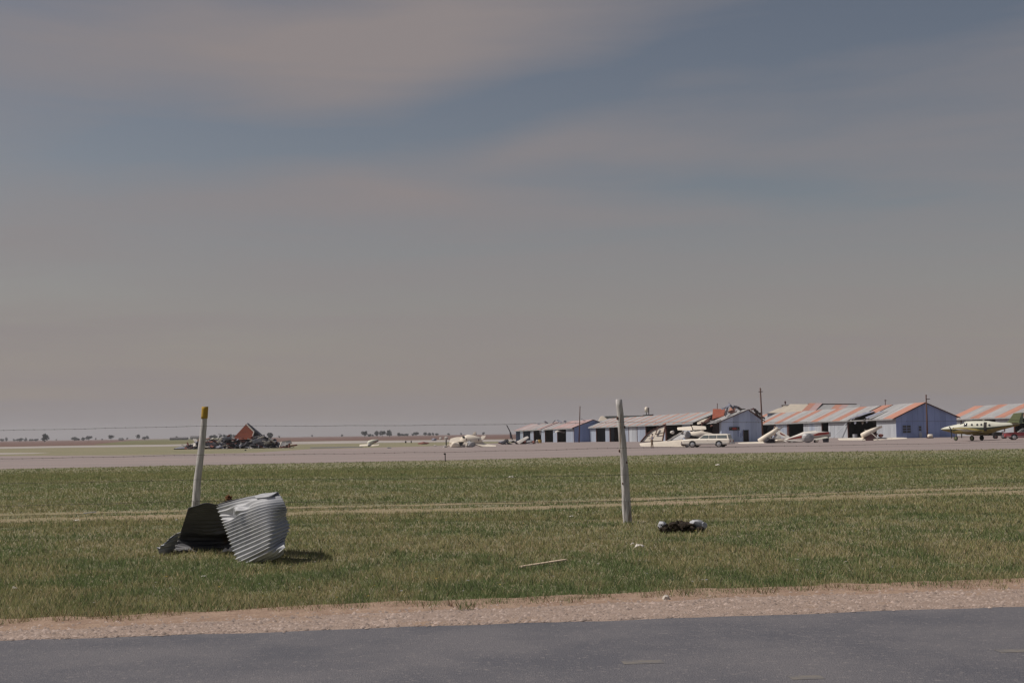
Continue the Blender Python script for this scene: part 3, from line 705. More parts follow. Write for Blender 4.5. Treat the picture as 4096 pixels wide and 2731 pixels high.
for (u, v, w, sd, lab) in ((816, 2312, 16, 21, 'small white speck of paper in the grass in front of the crumpled tin'), (60, 2360, 14, 22, 'tiny white scrap lying in the verge grass by the road'), (304, 2086, 20, 23, 'small white scrap on the dirt track left of the yellow-topped post'),
                           (2286, 2070, 14, 24, 'tiny white scrap in the grass beside the tall knotty post'), (705, 2084, 8, 25, 'tiny pale scrap just left of the yellow-topped post'), (2044, 1910, 22, 26, 'little pale scrap lying in the meadow behind the fence'), (2872, 1862, 22, 27, 'thin pale scrap in the grass strip in front of the station wagon')):
    paper('litter_scrap', u, v, w, 9, 'paper', lab, 'litter', sd)
a, b = grd(2082, 2274), grd(2262, 2252); mb = MB(); mb.bar(a + Vector((0, 0, .02)), b + Vector((0, 0, .035)), .045, .012)
tag(obj('wooden_lath', mb, 'lath'), 'pale wooden lath half sunk in the verge grass', 'lath')
a, b = grd(352, 2064), grd(368, 2060); mb = MB(); mb.bar(a + Vector((-.06, 0, .05)), b + Vector((.06, 0, .055)), .03, .01)
tag(obj('metal_strip', mb, 'foil'), 'short bluish metal strip beside the dirt track', 'strip')
c = grd(2664, 2406); mb = MB(); mb.blob(c + Vector((0, 0, .022)), (.030, .026, .034), 2, .16, 9); tag(obj('stone', mb, 'stone', smooth=False), 'single pale stone at the edge of the gravel shoulder', 'stone')
c = grd(4100, 2262); mb = MB(); mb.tube([c + Vector((.05, 0, 0)), c + Vector((-.05, .02, .08)), at(4028, 2219, c.y + .03)], [.004, .0035, .002], 5); tag(obj('dry_stalk', mb, 'straw'), 'dry yellow stalk leaning out of the verge grass', 'stalk')
c = grd(1781, 1846); mb = MB(); mb.box(c + Vector((0, 0, .28)), (.07, .07, .6)); mb.box(c + Vector((-.03, 0, .62)), (.16, .1, .12)); tag(obj('marker_stub', mb, 'black'), 'small dark marker stub at the grass edge of the apron', 'marker')

# ------------------------------------------------------------------ hangars
def hangar(name, label, u0, Y0, u1, Y1, width, eave, rise, bays, roof_pat, wall_m, peak=.5, gable_m='gable_blue', far_drop=0.0, panel_w=2.4, skip=(), cut_near=0.0, over=.45, jit=.03, seed=1, gable=True, fascia='galv'):
    c0 = at(u0, 1700, Y0); c1 = at(u1, 1700, Y1)
    z0, z1 = gz(c0.x, c0.y), gz(c1.x, c1.y)
    A = Vector((c0.x, c0.y, 0)); B = Vector((c1.x, c1.y, 0)); L = (B - A).length; d = (B - A) / L; w = Vector((d.y, -d.x, 0))
    def P(s, t, h): q = A + d * s + w * t; q.z = z0 + (z1 - z0) * s / L + h - far_drop * s / L; return q
    R = thing(name, P(0, 0, 0), label, 'hangar')
    rnd = random.Random(seed); S = w * 1
    # roof: one slab per sheet row
    ns = max(1, round((L - cut_near) / panel_w)); pw = (L - cut_near) / ns
    pt = peak * width
    for i in range(ns):
        s0, s1 = cut_near + i * pw + .012, cut_near + (i + 1) * pw - .012
        if any(a <= (s0 + s1) / 2 <= b for a, b in skip): continue
        m = roof_pat((s0 + s1) / 2, rnd); j = rnd.uniform(0, jit)
        lo = -over + rnd.uniform(-.08, .08) * (jit > .04)
        so = 0 if i else (.35 if cut_near == 0 else 0)
        slope_l = rise / pt
        mb = MB(); mb.prism([P(s0 - so, lo, eave + lo * slope_l + j), P(s1, lo, eave + lo * slope_l + j), P(s1, pt, eave + rise + j), P(s0 - so, pt, eave + rise + j)], Vector((0, 0, .06)))
        obj('roof_panel', mb, m, R)
        slope_r = rise / (width - pt)
        mb = MB(); mb.prism([P(s0 - so, pt + .02, eave + rise + j), P(s1, pt + .02, eave + rise + j), P(s1, width + over, eave - over * slope_r + j), P(s0 - so, width + over, eave - over * slope_r + j)], Vector((0, 0, .06)))
        obj('rear_roof_panel', mb, m, R)
    mb = MB(); mb.bar(P(cut_near, -over - .03, eave - .10 - over * rise / pt), P(L, -over - .03, eave - .10 - over * rise / pt), .04, .20); obj('eave_board', mb, fascia, R)
    # long wall facing the apron: pieces (s from, s to, kind)
    for (a, b, kind) in bays:
        if kind in ('panel', 'pale'):
            k = max(1, round((b - a) / 1.3)); q = (b - a) / k
            for i in range(k):
                mb = MB(); o = rnd.uniform(-.015, .015); mb.prism([P(a + i * q + .008, o, -.5), P(a + (i + 1) * q - .008, o, -.5), P(a + (i + 1) * q - .008, o, eave - .06), P(a + i * q + .008, o, eave - .06)], w * .06); obj('wall_sheet', mb, 'wall_pale' if kind == 'pale' else wall_m, R)
        elif kind == 'post':
            mb = MB(); mb.prism([P(a, -.05, -.5), P(b, -.05, -.5), P(b, -.05, eave - .08), P(a, -.05, eave - .08)], w * .2); obj('door_post', mb, 'rust_wood', R)
        elif kind == 'half':
            mb = MB(); mb.prism([P(a, .1, -.5), P(b, .1, -.5), P(a + (b - a) * .75, .35, eave * .72), P(a + (b - a) * .1, .3, eave - .3)], w * .05); obj('broken_panel', mb, wall_m, R)
    mb = MB(); mb.prism([P(0, width, -.5), P(L, width, -.5), P(L, width, eave - .02), P(0, width, eave - .02)], w * -.06); obj('back_wall', mb, wall_m, R)
    mb = MB(); mb.prism([P(0.05, .2, .03), P(L, .2, .03), P(L, width - .1, .03), P(0.05, width - .1, .03)], Vector((0, 0, -.3))); obj('floor', mb, 'earth_floor', R)
    # cross partitions and trusses
    for s in np.arange(11.0, L - 3, 11.0):
        mb = MB(); mb.prism([P(s, width * .35, 0), P(s, width - .1, 0), P(s, width - .1, eave - .05), P(s, pt, eave + rise - .1), P(s, width * .35, eave + rise * .35)], d * .06); obj('partition', mb, 'dark_wood', R)
    mb = MB(); mb.prism([P(L, .07, -.5), P(L, width - .07, -.5), P(L, width - .07, eave - .03), P(L, pt, eave + rise - .05), P(L, .07, eave - .03)], d * -.06); obj('far_gable', mb, gable_m, R)
    if gable:
        k = max(4, round(width / .95)); q = width / k
        def top(t): return eave + rise * (t / pt if t < pt else (width - t) / (width - pt)) - .04
        for i in range(k):
            t0, t1 = i * q + .012, (i + 1) * q - .012; o = rnd.uniform(-.02, .02)
            pts = [P(-.02 + o, t0, -.5), P(-.02 + o, t1, -.5), P(-.02 + o, t1, top(t1))]
            if t0 < pt < t1: pts.append(P(-.02 + o, pt, top(pt)))
            pts.append(P(-.02 + o, t0, top(t0)))
            mb = MB(); mb.prism(pts, d * .05); obj('gable_sheet', mb, gable_m, R)
        for (ta, ha, tb, hb) in ((-over, eave - over * rise / pt, pt, eave + rise), (pt, eave + rise, width + over, eave - over * rise / (width - pt))):
            if cut_near == 0:
                mb = MB(); mb.bar(P(-.38, ta, ha - .03), P(-.38, tb, hb - .03), .05, .16); obj('barge_board', mb, 'rust_wood', R)
    return R, P, L, d, w
def bays_cycle(L, start, pat):
    out = []; s = start; i = 0
    while s < L - .3:
        k, wd = pat[i % len(pat)]; e = min(s + wd, L); out.append((s, e, k)); s = e; i += 1
    return out
def striped(period, redw, off, red='red_roof'):
    def f(s, rnd):
        r = ((s + off) % period)
        return (red if r < redw else 'galv')
    return f
# left, far row
LZ = 71.5
H0, P0h, L0, d0, w0 = hangar('hangar_row', 'low far hangar row with pinkish stepped roof and open bays beside the black wreckage', 2296, 296, 2062, 366, 9.0, 3.45, 1.65,
    [(0, .25, 'post')] + [(.25, 8.2, 'panel')] + bays_cycle(71, 8.2, [('open', 9.2), ('post', .3), ('panel', 4.6)]),
    lambda s, r: 'pink_roof' if r.random() < .62 else 'galv', 'galv_wall', jit=.05, seed=3, panel_w=2.2, skip=((33.0, 36.0),), gable_m='gable_blue')
for k in range(9):
    a = random.Random(40 + k); s = a.uniform(2, 62); q = P0h(s, 4.0 + a.uniform(-1.5, .5), 4.9); mb = MB(); mb.bar(q, q + Vector((a.uniform(-1.6, 1.6), a.uniform(-1, 1), a.uniform(.1, .75))), a.uniform(.3, 1.2), .05); obj('bent_roof_sheet', mb, 'debris_grey', H0)
mb = MB(); q = P0h(36.5, -.5, 3.4); mb.prism([q, q + Vector((.5, 0, 0)), q + Vector((.42, 0, -1.5)), q + Vector((.2, 0, -1.5))], (0, .05, 0)); obj('hanging_sheet', mb, 'debris_pale', H0)
mb = MB(); q = P0h(15.5, -.4, 2.6); mb.grid(lambda s, t: q + Vector((-.6 + s * 2.4, -.5 * t, .25 * math.sin(s * 5) - .35 * t + s * .2)), 10, 4); obj('crumpled_sheet', mb, 'debris_pale', H0, solid=.03)
# torn roof skirt step (second roof layer sagging over the first bays)
# middle row with damaged near end
H1, P1, L1, d1, w1 = hangar('hangar_row', 'long grey hangar row with thin red roof stripes, broken open behind the white station wagon', 2885, 208, 2361, 296, 7.0, 3.5, 1.75,
    [(0.0, .9, 'panel'), (.9, 9.5, 'open'), (9.5, 10, 'post'), (10, 15.6, 'open'), (15.6, 15.9, 'post'), (15.9, 20.5, 'panel'), (20.5, 30.2, 'open'), (30.2, 30.8, 'post'), (30.8, 35.0, 'panel'), (35, 43.5, 'open'), (43.5, 43.9, 'post'), (43.9, 49.8, 'panel'), (49.8, 50.1, 'post'), (50.1, 56.0, 'pale'), (56.0, 56.3, 'post'), (56.3, 63.5, 'panel'), (63.5, 71.5, 'open'), (71.5, 71.9, 'post'), (71.9, 75.6, 'panel'), (75.6, 83.6, 'open'), (83.6, 84.0, 'post'), (84, 96, 'panel')],
    striped(6.0, 1.5, .6, 'red_roof'), 'galv_wall', peak=.64, gable_m='office_blue', seed=5, panel_w=1.5, cut_near=13.0, over=.5, gable=True)
# near-end roof that still stands over the gable
def top1(t): return 3.5 + 1.75 * (t / 4.48 if t < 4.48 else (7.0 - t) / 2.52)
for i in range(3):
    s0, s1 = -.5 + i * 1.5, 1.0 + i * 1.5 - .02
    mb = MB(); mb.prism([P1(s0, -.9, top1(0) - .33), P1(s1, -1.1, top1(0) - .42 - .03 * i), P1(s1, 4.48 - i * .5, top1(4.48) - i * .18), P1(s0, 4.48, top1(4.48))], (0, 0, .06)); obj('roof_panel', mb, 'galv', H1)
mb = MB(); mb.bar(P1(-.55, -.9, top1(0) - .36), P1(-.55, 4.48, top1(4.48)), .05, .14); obj('barge_board', mb, 'rust_wood', H1)
mb = MB(); mb.bar(P1(-.55, 4.48, top1(4.48)), P1(-.55, 7.3, top1(7.0) - .2), .05, .14); obj('barge_board', mb, 'rust_wood', H1)
def H1pt(u, v, Y): return at(u, v, Y)
mb = MB(); mb.prism([at(2849, 1676, 217), at(2896, 1663, 213.5), at(2900, 1642, 216), at(2851, 1642, 219)], (.05, .2, .3)); obj('torn_rusty_sheet', mb, 'brick_red', H1)
mb = MB(); mb.prism([at(2912, 1652, 211), at(2938, 1645, 211), at(2942, 1636, 213), at(2920, 1637, 213)], (.05, .2, .3)); obj('torn_rusty_sheet', mb, 'red_roof', H1)
def crumpled_sheet(pa, pb, wd, Y, seed, amp=.5):
    """bent metal sheet hanging between two picture points, wd metres wide, running back in depth"""
    A_, B_ = at(*pa, Y), at(*pb, Y + .6); up = Vector((0, 0, 1)); mb = MB()
    def fn(s_, t_):
        p = A_.lerp(B_, s_); n_ = mnoise.noise(Vector((s_ * 3.1 + seed, t_ * 2.3, seed * .37))); n2_ = mnoise.noise(Vector((s_ * 7 + seed, t_ * 6, seed)))
        edge = (1 + .35 * mnoise.noise(Vector((s_ * 9, seed, 2))))
        return p + Vector((n2_ * .12, (t_ - .5) * wd * 1.2 + n_ * .3, (t_ - .5) * wd * .8 * edge + amp * (n_ * .8 + n2_ * .25) * wd))
    mb.grid(fn, 14, 6); return mb
wreck = [((2901, 1662), (2911, 1632), .55, 'debris_dark'), ((2897, 1657), (2909, 1640), .45, 'rust_wood'), ((2886, 1634), (2904, 1630), .3, 'debris_grey'), ((2904, 1630), (2920, 1617), .45, 'debris_grey'), ((2916, 1616), (2934, 1632), .45, 'debris_grey'), ((2926, 1632), (2950, 1626), .4, 'debris_dark'), ((2935, 1622), (2952, 1632), .4, 'debris_grey'), ((2945, 1627), (2964, 1635), .45, 'dark_wood'), ((2958, 1634), (2984, 1642), .5, 'dark_wood'), ((2972, 1638), (3008, 1650), .45, 'debris_dark'), ((2996, 1639), (3016, 1634), .2, 'maroon'),
         ((3014, 1637), (3046, 1660), .8, 'dark_wood'), ((3004, 1641), (3018, 1662), .55, 'debris_pale'), ((3012, 1655), (3030, 1668), .4, 'debris_red'), ((3022, 1656), (3047, 1676), .8, 'dark_wood'), ((3042, 1667), (3060, 1673), .35, 'debris_dark'), ((3030, 1678), (3047, 1692), .35, 'debris_grey'), ((2918, 1652), (2948, 1645), .12, 'rust_wood'), ((2905, 1650), (2912, 1624), .3, 'debris_dark'), ((2990, 1644), (3020, 1654), .25, 'rust_wood')]
for i, (a, b, wd, m) in enumerate(wreck):
    obj('twisted_roof_piece', crumpled_sheet(a, b, wd, 208.4 + (i % 5) * .8, i * 1.7 + 3), m, H1, solid=.06)
for (a, b) in (((2842, 1668), (2822, 1692)), ((2838, 1672), (2812, 1693)), ((2852, 1676), (2830, 1688))):
    mb = MB(); mb.bar(at(*a, 219), at(*b, 217), .3, .25); obj('broken_rafter', mb, 'rust_wood', H1)
mb = MB(); mb.prism([at(2788, 1690, 221), at(2800, 1680, 222), at(2838, 1667, 224), at(2842, 1673, 219.5), at(2826, 1686, 218), at(2790, 1698, 218.5)], (0, .05, .08)); obj('hanging_roof_sheet', mb, 'cream_roof', H1)
mb = MB(); mb.bar(at(2843, 1684, 209), at(2882, 1680, 208), .6, .12); obj('loose_eave_sheet', mb, 'galv', H1)
mb = MB(); mb.bar(at(2842, 1705, 214), at(2850, 1700, 214), .3, .2); obj('debris_scrap', mb, 'red_roof', H1)
# sign, door, openings on the near gable
def on_gable(P, t0, h0, t1, h1, out): return [P(-out, t0, h0), P(-out, t1, h0), P(-out, t1, h1), P(-out, t0, h1)]
sgn = thing('wall_sign', P1(-.08, 2.1, 2.1), 'dark wall sign with a red emblem on the damaged grey gable', 'sign')
mb = MB(); mb.prism(on_gable(P1, 1.28, 1.92, 3.02, 2.47, .14), -d1 * .06); obj('sign_board', mb, 'sign_dark', sgn)
mb = MB(); cpt = P1(-.215, 2.15, 2.20); ring = [cpt + w1 * .42 * math.cos(k * .3927) + Vector((0, 0, .2 * math.sin(k * .3927))) for k in range(16)]; mb.prism(ring, -d1 * .02); obj('sign_emblem', mb, 'sign_red', sgn)
for (tt, hh, ww) in ((1.5, 2.3, .22), (2.75, 2.04, .25), (2.72, 2.3, .12)):
    mb = MB(); mb.box(P1(-.225, tt, hh), (ww, .02, .05), (w1, d1, Vector((0, 0, 1)))); obj('sign_lettering', mb, 'debris_pale', sgn)
mb = MB(); mb.prism(on_gable(P1, 3.72, .1, 4.52, 1.95, .075), -d1 * .03); o = obj('doorway_shade', mb, 'black', H1)  # black panel over the sheets stands in for the unlit way in
for t in (3.68, 4.52):
    mb = MB(); mb.prism(on_gable(P1, t, .1, t + .06, 2.0, .075), -d1 * .07); obj('door_frame', mb, 'rust_wood', H1)
for (t, h0, h1) in ((2.75, .9, 1.85), (3.2, .7, 1.5), (3.45, 1.0, 1.9)):
    mb = MB(); mb.prism(on_gable(P1, t, h0, t + .12, h1, .07), -d1 * .03); obj('wall_stain', mb, 'gable_blue', H1)
# right row
b2 = [(0, 9.6, 'pale'), (9.6, 25.3, 'open'), (25.3, 25.6, 'post'), (25.6, 37.6, 'pale'), (37.6, 41.8, 'open'), (41.8, 42.1, 'post'), (42.1, 47, 'pale'), (47, 50.5, 'panel'), (50.5, 55, 'pale'), (55, 66.6, 'open'), (66.6, 67.8, 'post'), (67.8, 77.5, 'panel'), (77.5, 79, 'post'), (79, 81.5, 'half'), (81.5, 92, 'open'), (92, 121, 'panel')]
H2, P2, L2, d2, w2 = hangar('hangar_row', 'wide hangar row with broad orange red roof stripes and blue shaded gable end', 3584, 213, 2933, 333, 10.3, 3.5, 2.35, b2, striped(14.3, 5.8, -.2), 'galv_wall', gable_m='gable_blue', seed=8, panel_w=2.4, peak=.485, skip=((15.5, 20.6),), over=.5)
# torn eave over the dark opening
for i, (s, dz, tilt, m) in enumerate(((11.0, .06, .1, 'galv'), (12.8, .12, .25, 'debris_grey'), (14.2, .1, -.2, 'galv'), (17.6, .55, .3, 'debris_grey'), (19.6, .40, -.35, 'galv'), (21.6, .12, .15, 'debris_grey'), (23.4, .04, -.1, 'galv'))):
    mb = MB(); mb.prism([P2(s - .8, -.75, 3.3 + dz), P2(s + .8, -.6, 3.3 + dz + tilt), P2(s + .7, 2.3, 4.66 + dz * .3), P2(s - .7, 2.3, 4.66 + dz * .2)], (0, 0, .05)); obj('torn_roof_panel', mb, m, H2)
for s in (15.35, 17.1, 18.85):
    mb = MB(); mb.prism([P2(s, 2.2, 4.53), P2(s + 1.7, 2.2, 4.53), P2(s + 1.7, 5.0, 5.85), P2(s, 5.0, 5.85)], (0, 0, .06)); obj('roof_panel', mb, 'red_roof', H2)
    mb = MB(); mb.prism([P2(s, 5.02, 5.85), P2(s + 1.7, 5.02, 5.85), P2(s + 1.7, 10.8, 3.27), P2(s, 10.8, 3.27)], (0, 0, .06)); obj('rear_roof_panel', mb, 'red_roof', H2)
for k, (s, hh) in enumerate(((12.5, .5), (14.8, .8), (19.0, .7), (21.8, .45))):
    mb = MB(); mb.prism([P2(s, -.5, 3.3), P2(s + 1.6, -.5, 3.25), P2(s + 1.2, -.4, 3.2 - hh), P2(s + .3, -.4, 3.2 - hh * .6)], w2 * .04); obj('hanging_sheet', mb, 'dark_wood' if k % 2 else 'debris_grey', H2)
mb = MB(); mb.prism([P2(24.2, -.2, 3.2), P2(25.0, -.2, 3.1), P2(31.5, -1.2, 0.05), P2(31.0, -1.2, 0.05)], w2 * .05); obj('leaning_sheet', mb, 'wall_pale', H2)
# windows in the blue gable
def window(P, d, w, t0, h0, t1, h1, R, nx, nz):
    mb = MB(); mb.prism(on_gable(P, t0, h0, t1, h1, .09), -d * .02); win = obj('window', mb, 'glass', R)
    mb = MB()
    for k in range(nx + 1): mb.box(P(-.115, t0 + (t1 - t0) * k / nx, (h0 + h1) / 2), (.06, .05, h1 - h0 + .06), (w, d, Vector((0, 0, 1))))
    obj('window_frame', mb, 'gable_blue', win)
    mb = MB()
    for k in range(nz + 1): mb.box(P(-.118, (t0 + t1) / 2, h0 + (h1 - h0) * k / nz), (t1 - t0 + .06, .05, .07), (w, d, Vector((0, 0, 1))))
    obj('window_bar', mb, 'gable_blue', win)
window(P2, d2, w2, 1.05, .85, 2.45, 2.15, H2, 2, 3)
window(P2, d2, w2, 3.75, 1.15, 4.25, 2.0, H2, 1, 2)
mb = MB(); mb.prism(on_gable(P2, 3.85, -.1, 4.3, .95, .06), -d2 * .03); obj('patch_panel', mb, 'wall_pale', H2)
mb = MB(); mb.bar(P2(-.09, .05, .75), P2(-.09, 10.2, .75), .04, .06); obj('wall_rail', mb, 'gable_blue', H2)
# far right row
H3, P3h, L3, d3, w3 = hangar('hangar_row', 'striped hangar row standing behind the parked twin-engine airplane', 4330, 200, 3800, 258, 10.3, 3.5, 2.3,
    [(0, 14, 'pale'), (14, 26, 'open'), (26, 26.4, 'post'), (26.4, 34.5, 'pale'), (34.5, 45.6, 'open'), (45.6, 45.9, 'post'), (45.9, 51.5, 'pale'), (51.5, 52.0, 'post'), (52.0, 57.5, 'pale'), (57.5, 62, 'open'), (62, 70, 'pale')], striped(11.0, 5.0, 3.0), 'galv_wall', seed=11, panel_w=2.4, over=.5)
# large hangar with torn ridge behind
def big_hangar():
    Y = 318; zb = gz(70, Y); R = thing('large_hangar', at(3250, 1735, Y), 'big distant hangar with pale and pink roof and dark torn ridge', 'hangar')
    def Q(u, v, dy): return at(u, v, Y + dy)
    ed = [(3070, 3110), (3095, 3135), (3120, 3160), (3146, 3186), (3172, 3212), (3200, 3238), (3226, 3264), (3254, 3290), (3280, 3316), (3306, 3342), (3334, 3370), (3362, 3396), (3388, 3424)]
    ms = ['cream_roof', 'cream_roof', 'cream_roof', 'cream_roof', 'cream_roof', 'red_roof', 'pink_roof', 'galv', 'galv', 'red_roof', 'pink_roof', 'galv', 'galv']
    for i, (a, b) in enumerate(ed):
        a2 = ed[i + 1][0] if i + 1 < len(ed) else a + 30; b2_ = ed[i + 1][1] if i + 1 < len(ed) else b + 22
        vt = 1617 if i < 5 else (1613 if i < 7 else 1619)
        vt = vt + (18 if i == 0 else (7 if i == 1 else 0)); vt2 = vt - (6 if i == 0 else 0)
        mb = MB(); mb.prism([Q(a, 1652, -9), Q(a2 - .4, 1652, -9), Q(b2_ - .4, vt2, 0), Q(b, vt, 0)], (0, 0, .08)); obj('roof_panel', mb, ms[i], R)
    mb = MB(); mb.bar(Q(3231, 1614.5, .4), Q(3426, 1615.5, .4), .5, .12); obj('ridge_gap_strip', mb, 'black', R)  # black bar drawn for the dark of the open ridge
    mb = MB(); mb.bar(Q(3278, 1618, .3), Q(3424, 1617.5, .3), .5, .32); obj('ridge_gap_shade', mb, 'dark_wood', R)  # solid dark bar, its colour stands in for shade inside the gap
    mb = MB(); mb.prism([Q(3070, 1650, -8.6), Q(3425, 1650, -8.6), Q(3425, 1742, -8.6), Q(3070, 1742, -8.6)], (0, .1, 0)); obj('wall', mb, 'galv_wall', R)
    mb = MB(); mb.prism([Q(3125, 1619, .2), Q(3424, 1621, .2), Q(3424, 1640, 10), Q(3135, 1645, 10)], (0, 0, -.08)); obj('rear_roof', mb, 'galv', R)
    mb = MB(); mb.prism([Q(3135, 1652, 10), Q(3424, 1642, 10), Q(3424, 1742, 10), Q(3135, 1742, 10)], (0, .1, 0)); obj('rear_wall', mb, 'galv_wall', R)
    mb = MB(); mb.blob(Q(3141, 1609, 0), (.25, .25, .45), 1, .15, 4); mb.bar(Q(3141, 1612, 0), Q(3141, 1617, 0), .2); obj('vent', mb, 'maroon', R)
big_hangar()
# building behind the middle row
def back_building():
    Y = 400; R = thing('flat_building', at(2520, 1745, Y), 'low greenish flat roofed building beyond the middle hangar row', 'building')
    mb = MB(); mb.prism([at(2424, 1664, Y), at(2424, 1745, Y), at(2610, 1745, Y), at(2610, 1661, Y)], (0, 12, 0)); obj('wall', mb, 'far_wall', R)
    mb = MB(); mb.prism([at(2420, 1664, Y - .5), at(2420, 1670, Y - .5), at(2616, 1667, Y - .5), at(2616, 1660, Y - .5)], (0, 13, 0)); obj('roof', mb, 'green_roof', R)
    t = thing('rooftop_tank', at(2585, 1660, Y + 2), 'small pale tank on a mast above the greenish flat building', 'tank')
    mb = MB(); mb.tube([at(2586, 1648, Y + 2), at(2586, 1630, Y + 2), at(2586, 1627, Y + 2)], [.55, .6, .2], 10); obj('tank', mb, 'cream', t, smooth=True)
    mb = MB(); mb.bar(at(2595, 1662, Y + 2), at(2595, 1630, Y + 2), .25); mb.bar(at(2586, 1662, Y + 2), at(2586, 1647, Y + 2), .2); obj('mast', mb, 'far_roof', t)
    mb = MB(); mb.bar(at(2572, 1661, Y + 2), at(2613, 1658, Y + 2), 1.2, .3); obj('platform', mb, 'far_roof', t)
    mb = MB(); mb.prism([at(2394, 1684, 330), at(2402, 1668, 331), at(2412, 1666, 331), at(2432, 1680, 330)], (0, .3, .2)); tag(obj('loose_roof_sheet', mb, 'cream_roof'), 'cream roof sheet lifted behind the far end of the striped row', 'roof sheet')
back_building()
# utility poles
def pole(u0, v0, u1, v1, Y, r, label, cross=None):
    b = at(u0, v0, Y); t_ = at(u1, v1, Y); b.z = gz(b.x, b.y) - .2
    R = thing('utility_pole', b, label, 'pole'); mb = MB(); mb.tube([b, b.lerp(t_, .5) + Vector((.02, 0, 0)), t_], [r, r * .85, r * .65], 8); obj('pole', mb, 'pole_wood', R, smooth=True)
    if cross:
        c = b.lerp(t_, cross[0]); mb = MB(); mb.bar(c + Vector((-cross[1], -.12, 0)), c + Vector((cross[2], -.12, .02)), .09, .11); obj('crossarm', mb, 'pole_wood', R)
    mb = MB(); c = b.lerp(t_, .97); mb.bar(c + Vector((.12, 0, -.05)), c + Vector((.12, 0, .12)), .06); obj('insulator', mb, 'galv', R)
pole(3051, 1748, 3041, 1551, 204, .15, 'tall brown utility pole at the corner of the damaged grey gable', (.93, .35, .35))
pole(3710, 1756, 3704, 1578, 205, .15, 'brown utility pole in front of the blue gable end', (.9, .12, .55))
pole(2316, 1768, 2320, 1624, 285, .14, 'thin utility pole beside the low far hangar row', None)
pole(3541, 1700, 3541, 1597, 300, .13, 'short pole top rising behind the orange striped roof', (.97, .3, .3))
pole(2869, 1700, 2869, 1613, 260, .10, 'thin mast rising behind the torn rusty roof', None)

# ------------------------------------------------------------------ vehicles
def frame(origin, fwd):
    f = Vector((fwd[0], fwd[1], 0)).normalized(); l = Vector((-f.y, f.x, 0)); o = Vector(origin)
    return (lambda x, y, z: o + f * x + l * y + Vector((0, 0, z))), f, l
def rrect(T, x, hw, z0, z1, ch=.12):
    return [T(x, -hw, z0 + ch), T(x, -hw * .93, z0), T(x, hw * .93, z0), T(x, hw, z0 + ch), T(x, hw, z1 - ch), T(x, hw * .90, z1), T(x, -hw * .90, z1), T(x, -hw, z1 - ch)]
def wheel(T, l, x, y, r, R, side, rim='chrome'):
    mb = MB(); w = .19; rings = []
    for (o, k) in ((-w / 2, .80), (-w / 2, .97), (-w / 3, 1), (w / 3, 1), (w / 2, .97), (w / 2, .80)):
        rings.append([T(x + r * k * math.cos(a), y + o, r + r * k * math.sin(a)) for a in [2 * math.pi * i / 20 for i in range(20)]])
    mb.loft(rings); wh = obj('wheel', mb, 'tyre', R, smooth=False)
    mb = MB(); rings = []
    for (o, k) in ((w / 2 - .06, .70), (w / 2 + .004, .68), (w / 2 + .018, .45), (w / 2 + .05, .12)):
        rings.append([T(x + r * k * math.cos(a), y + side * o, r + r * k * math.sin(a)) for a in [2 * math.pi * i / 20 for i in range(20)]])
    mb.loft(rings); obj('rim', mb, rim, wh)
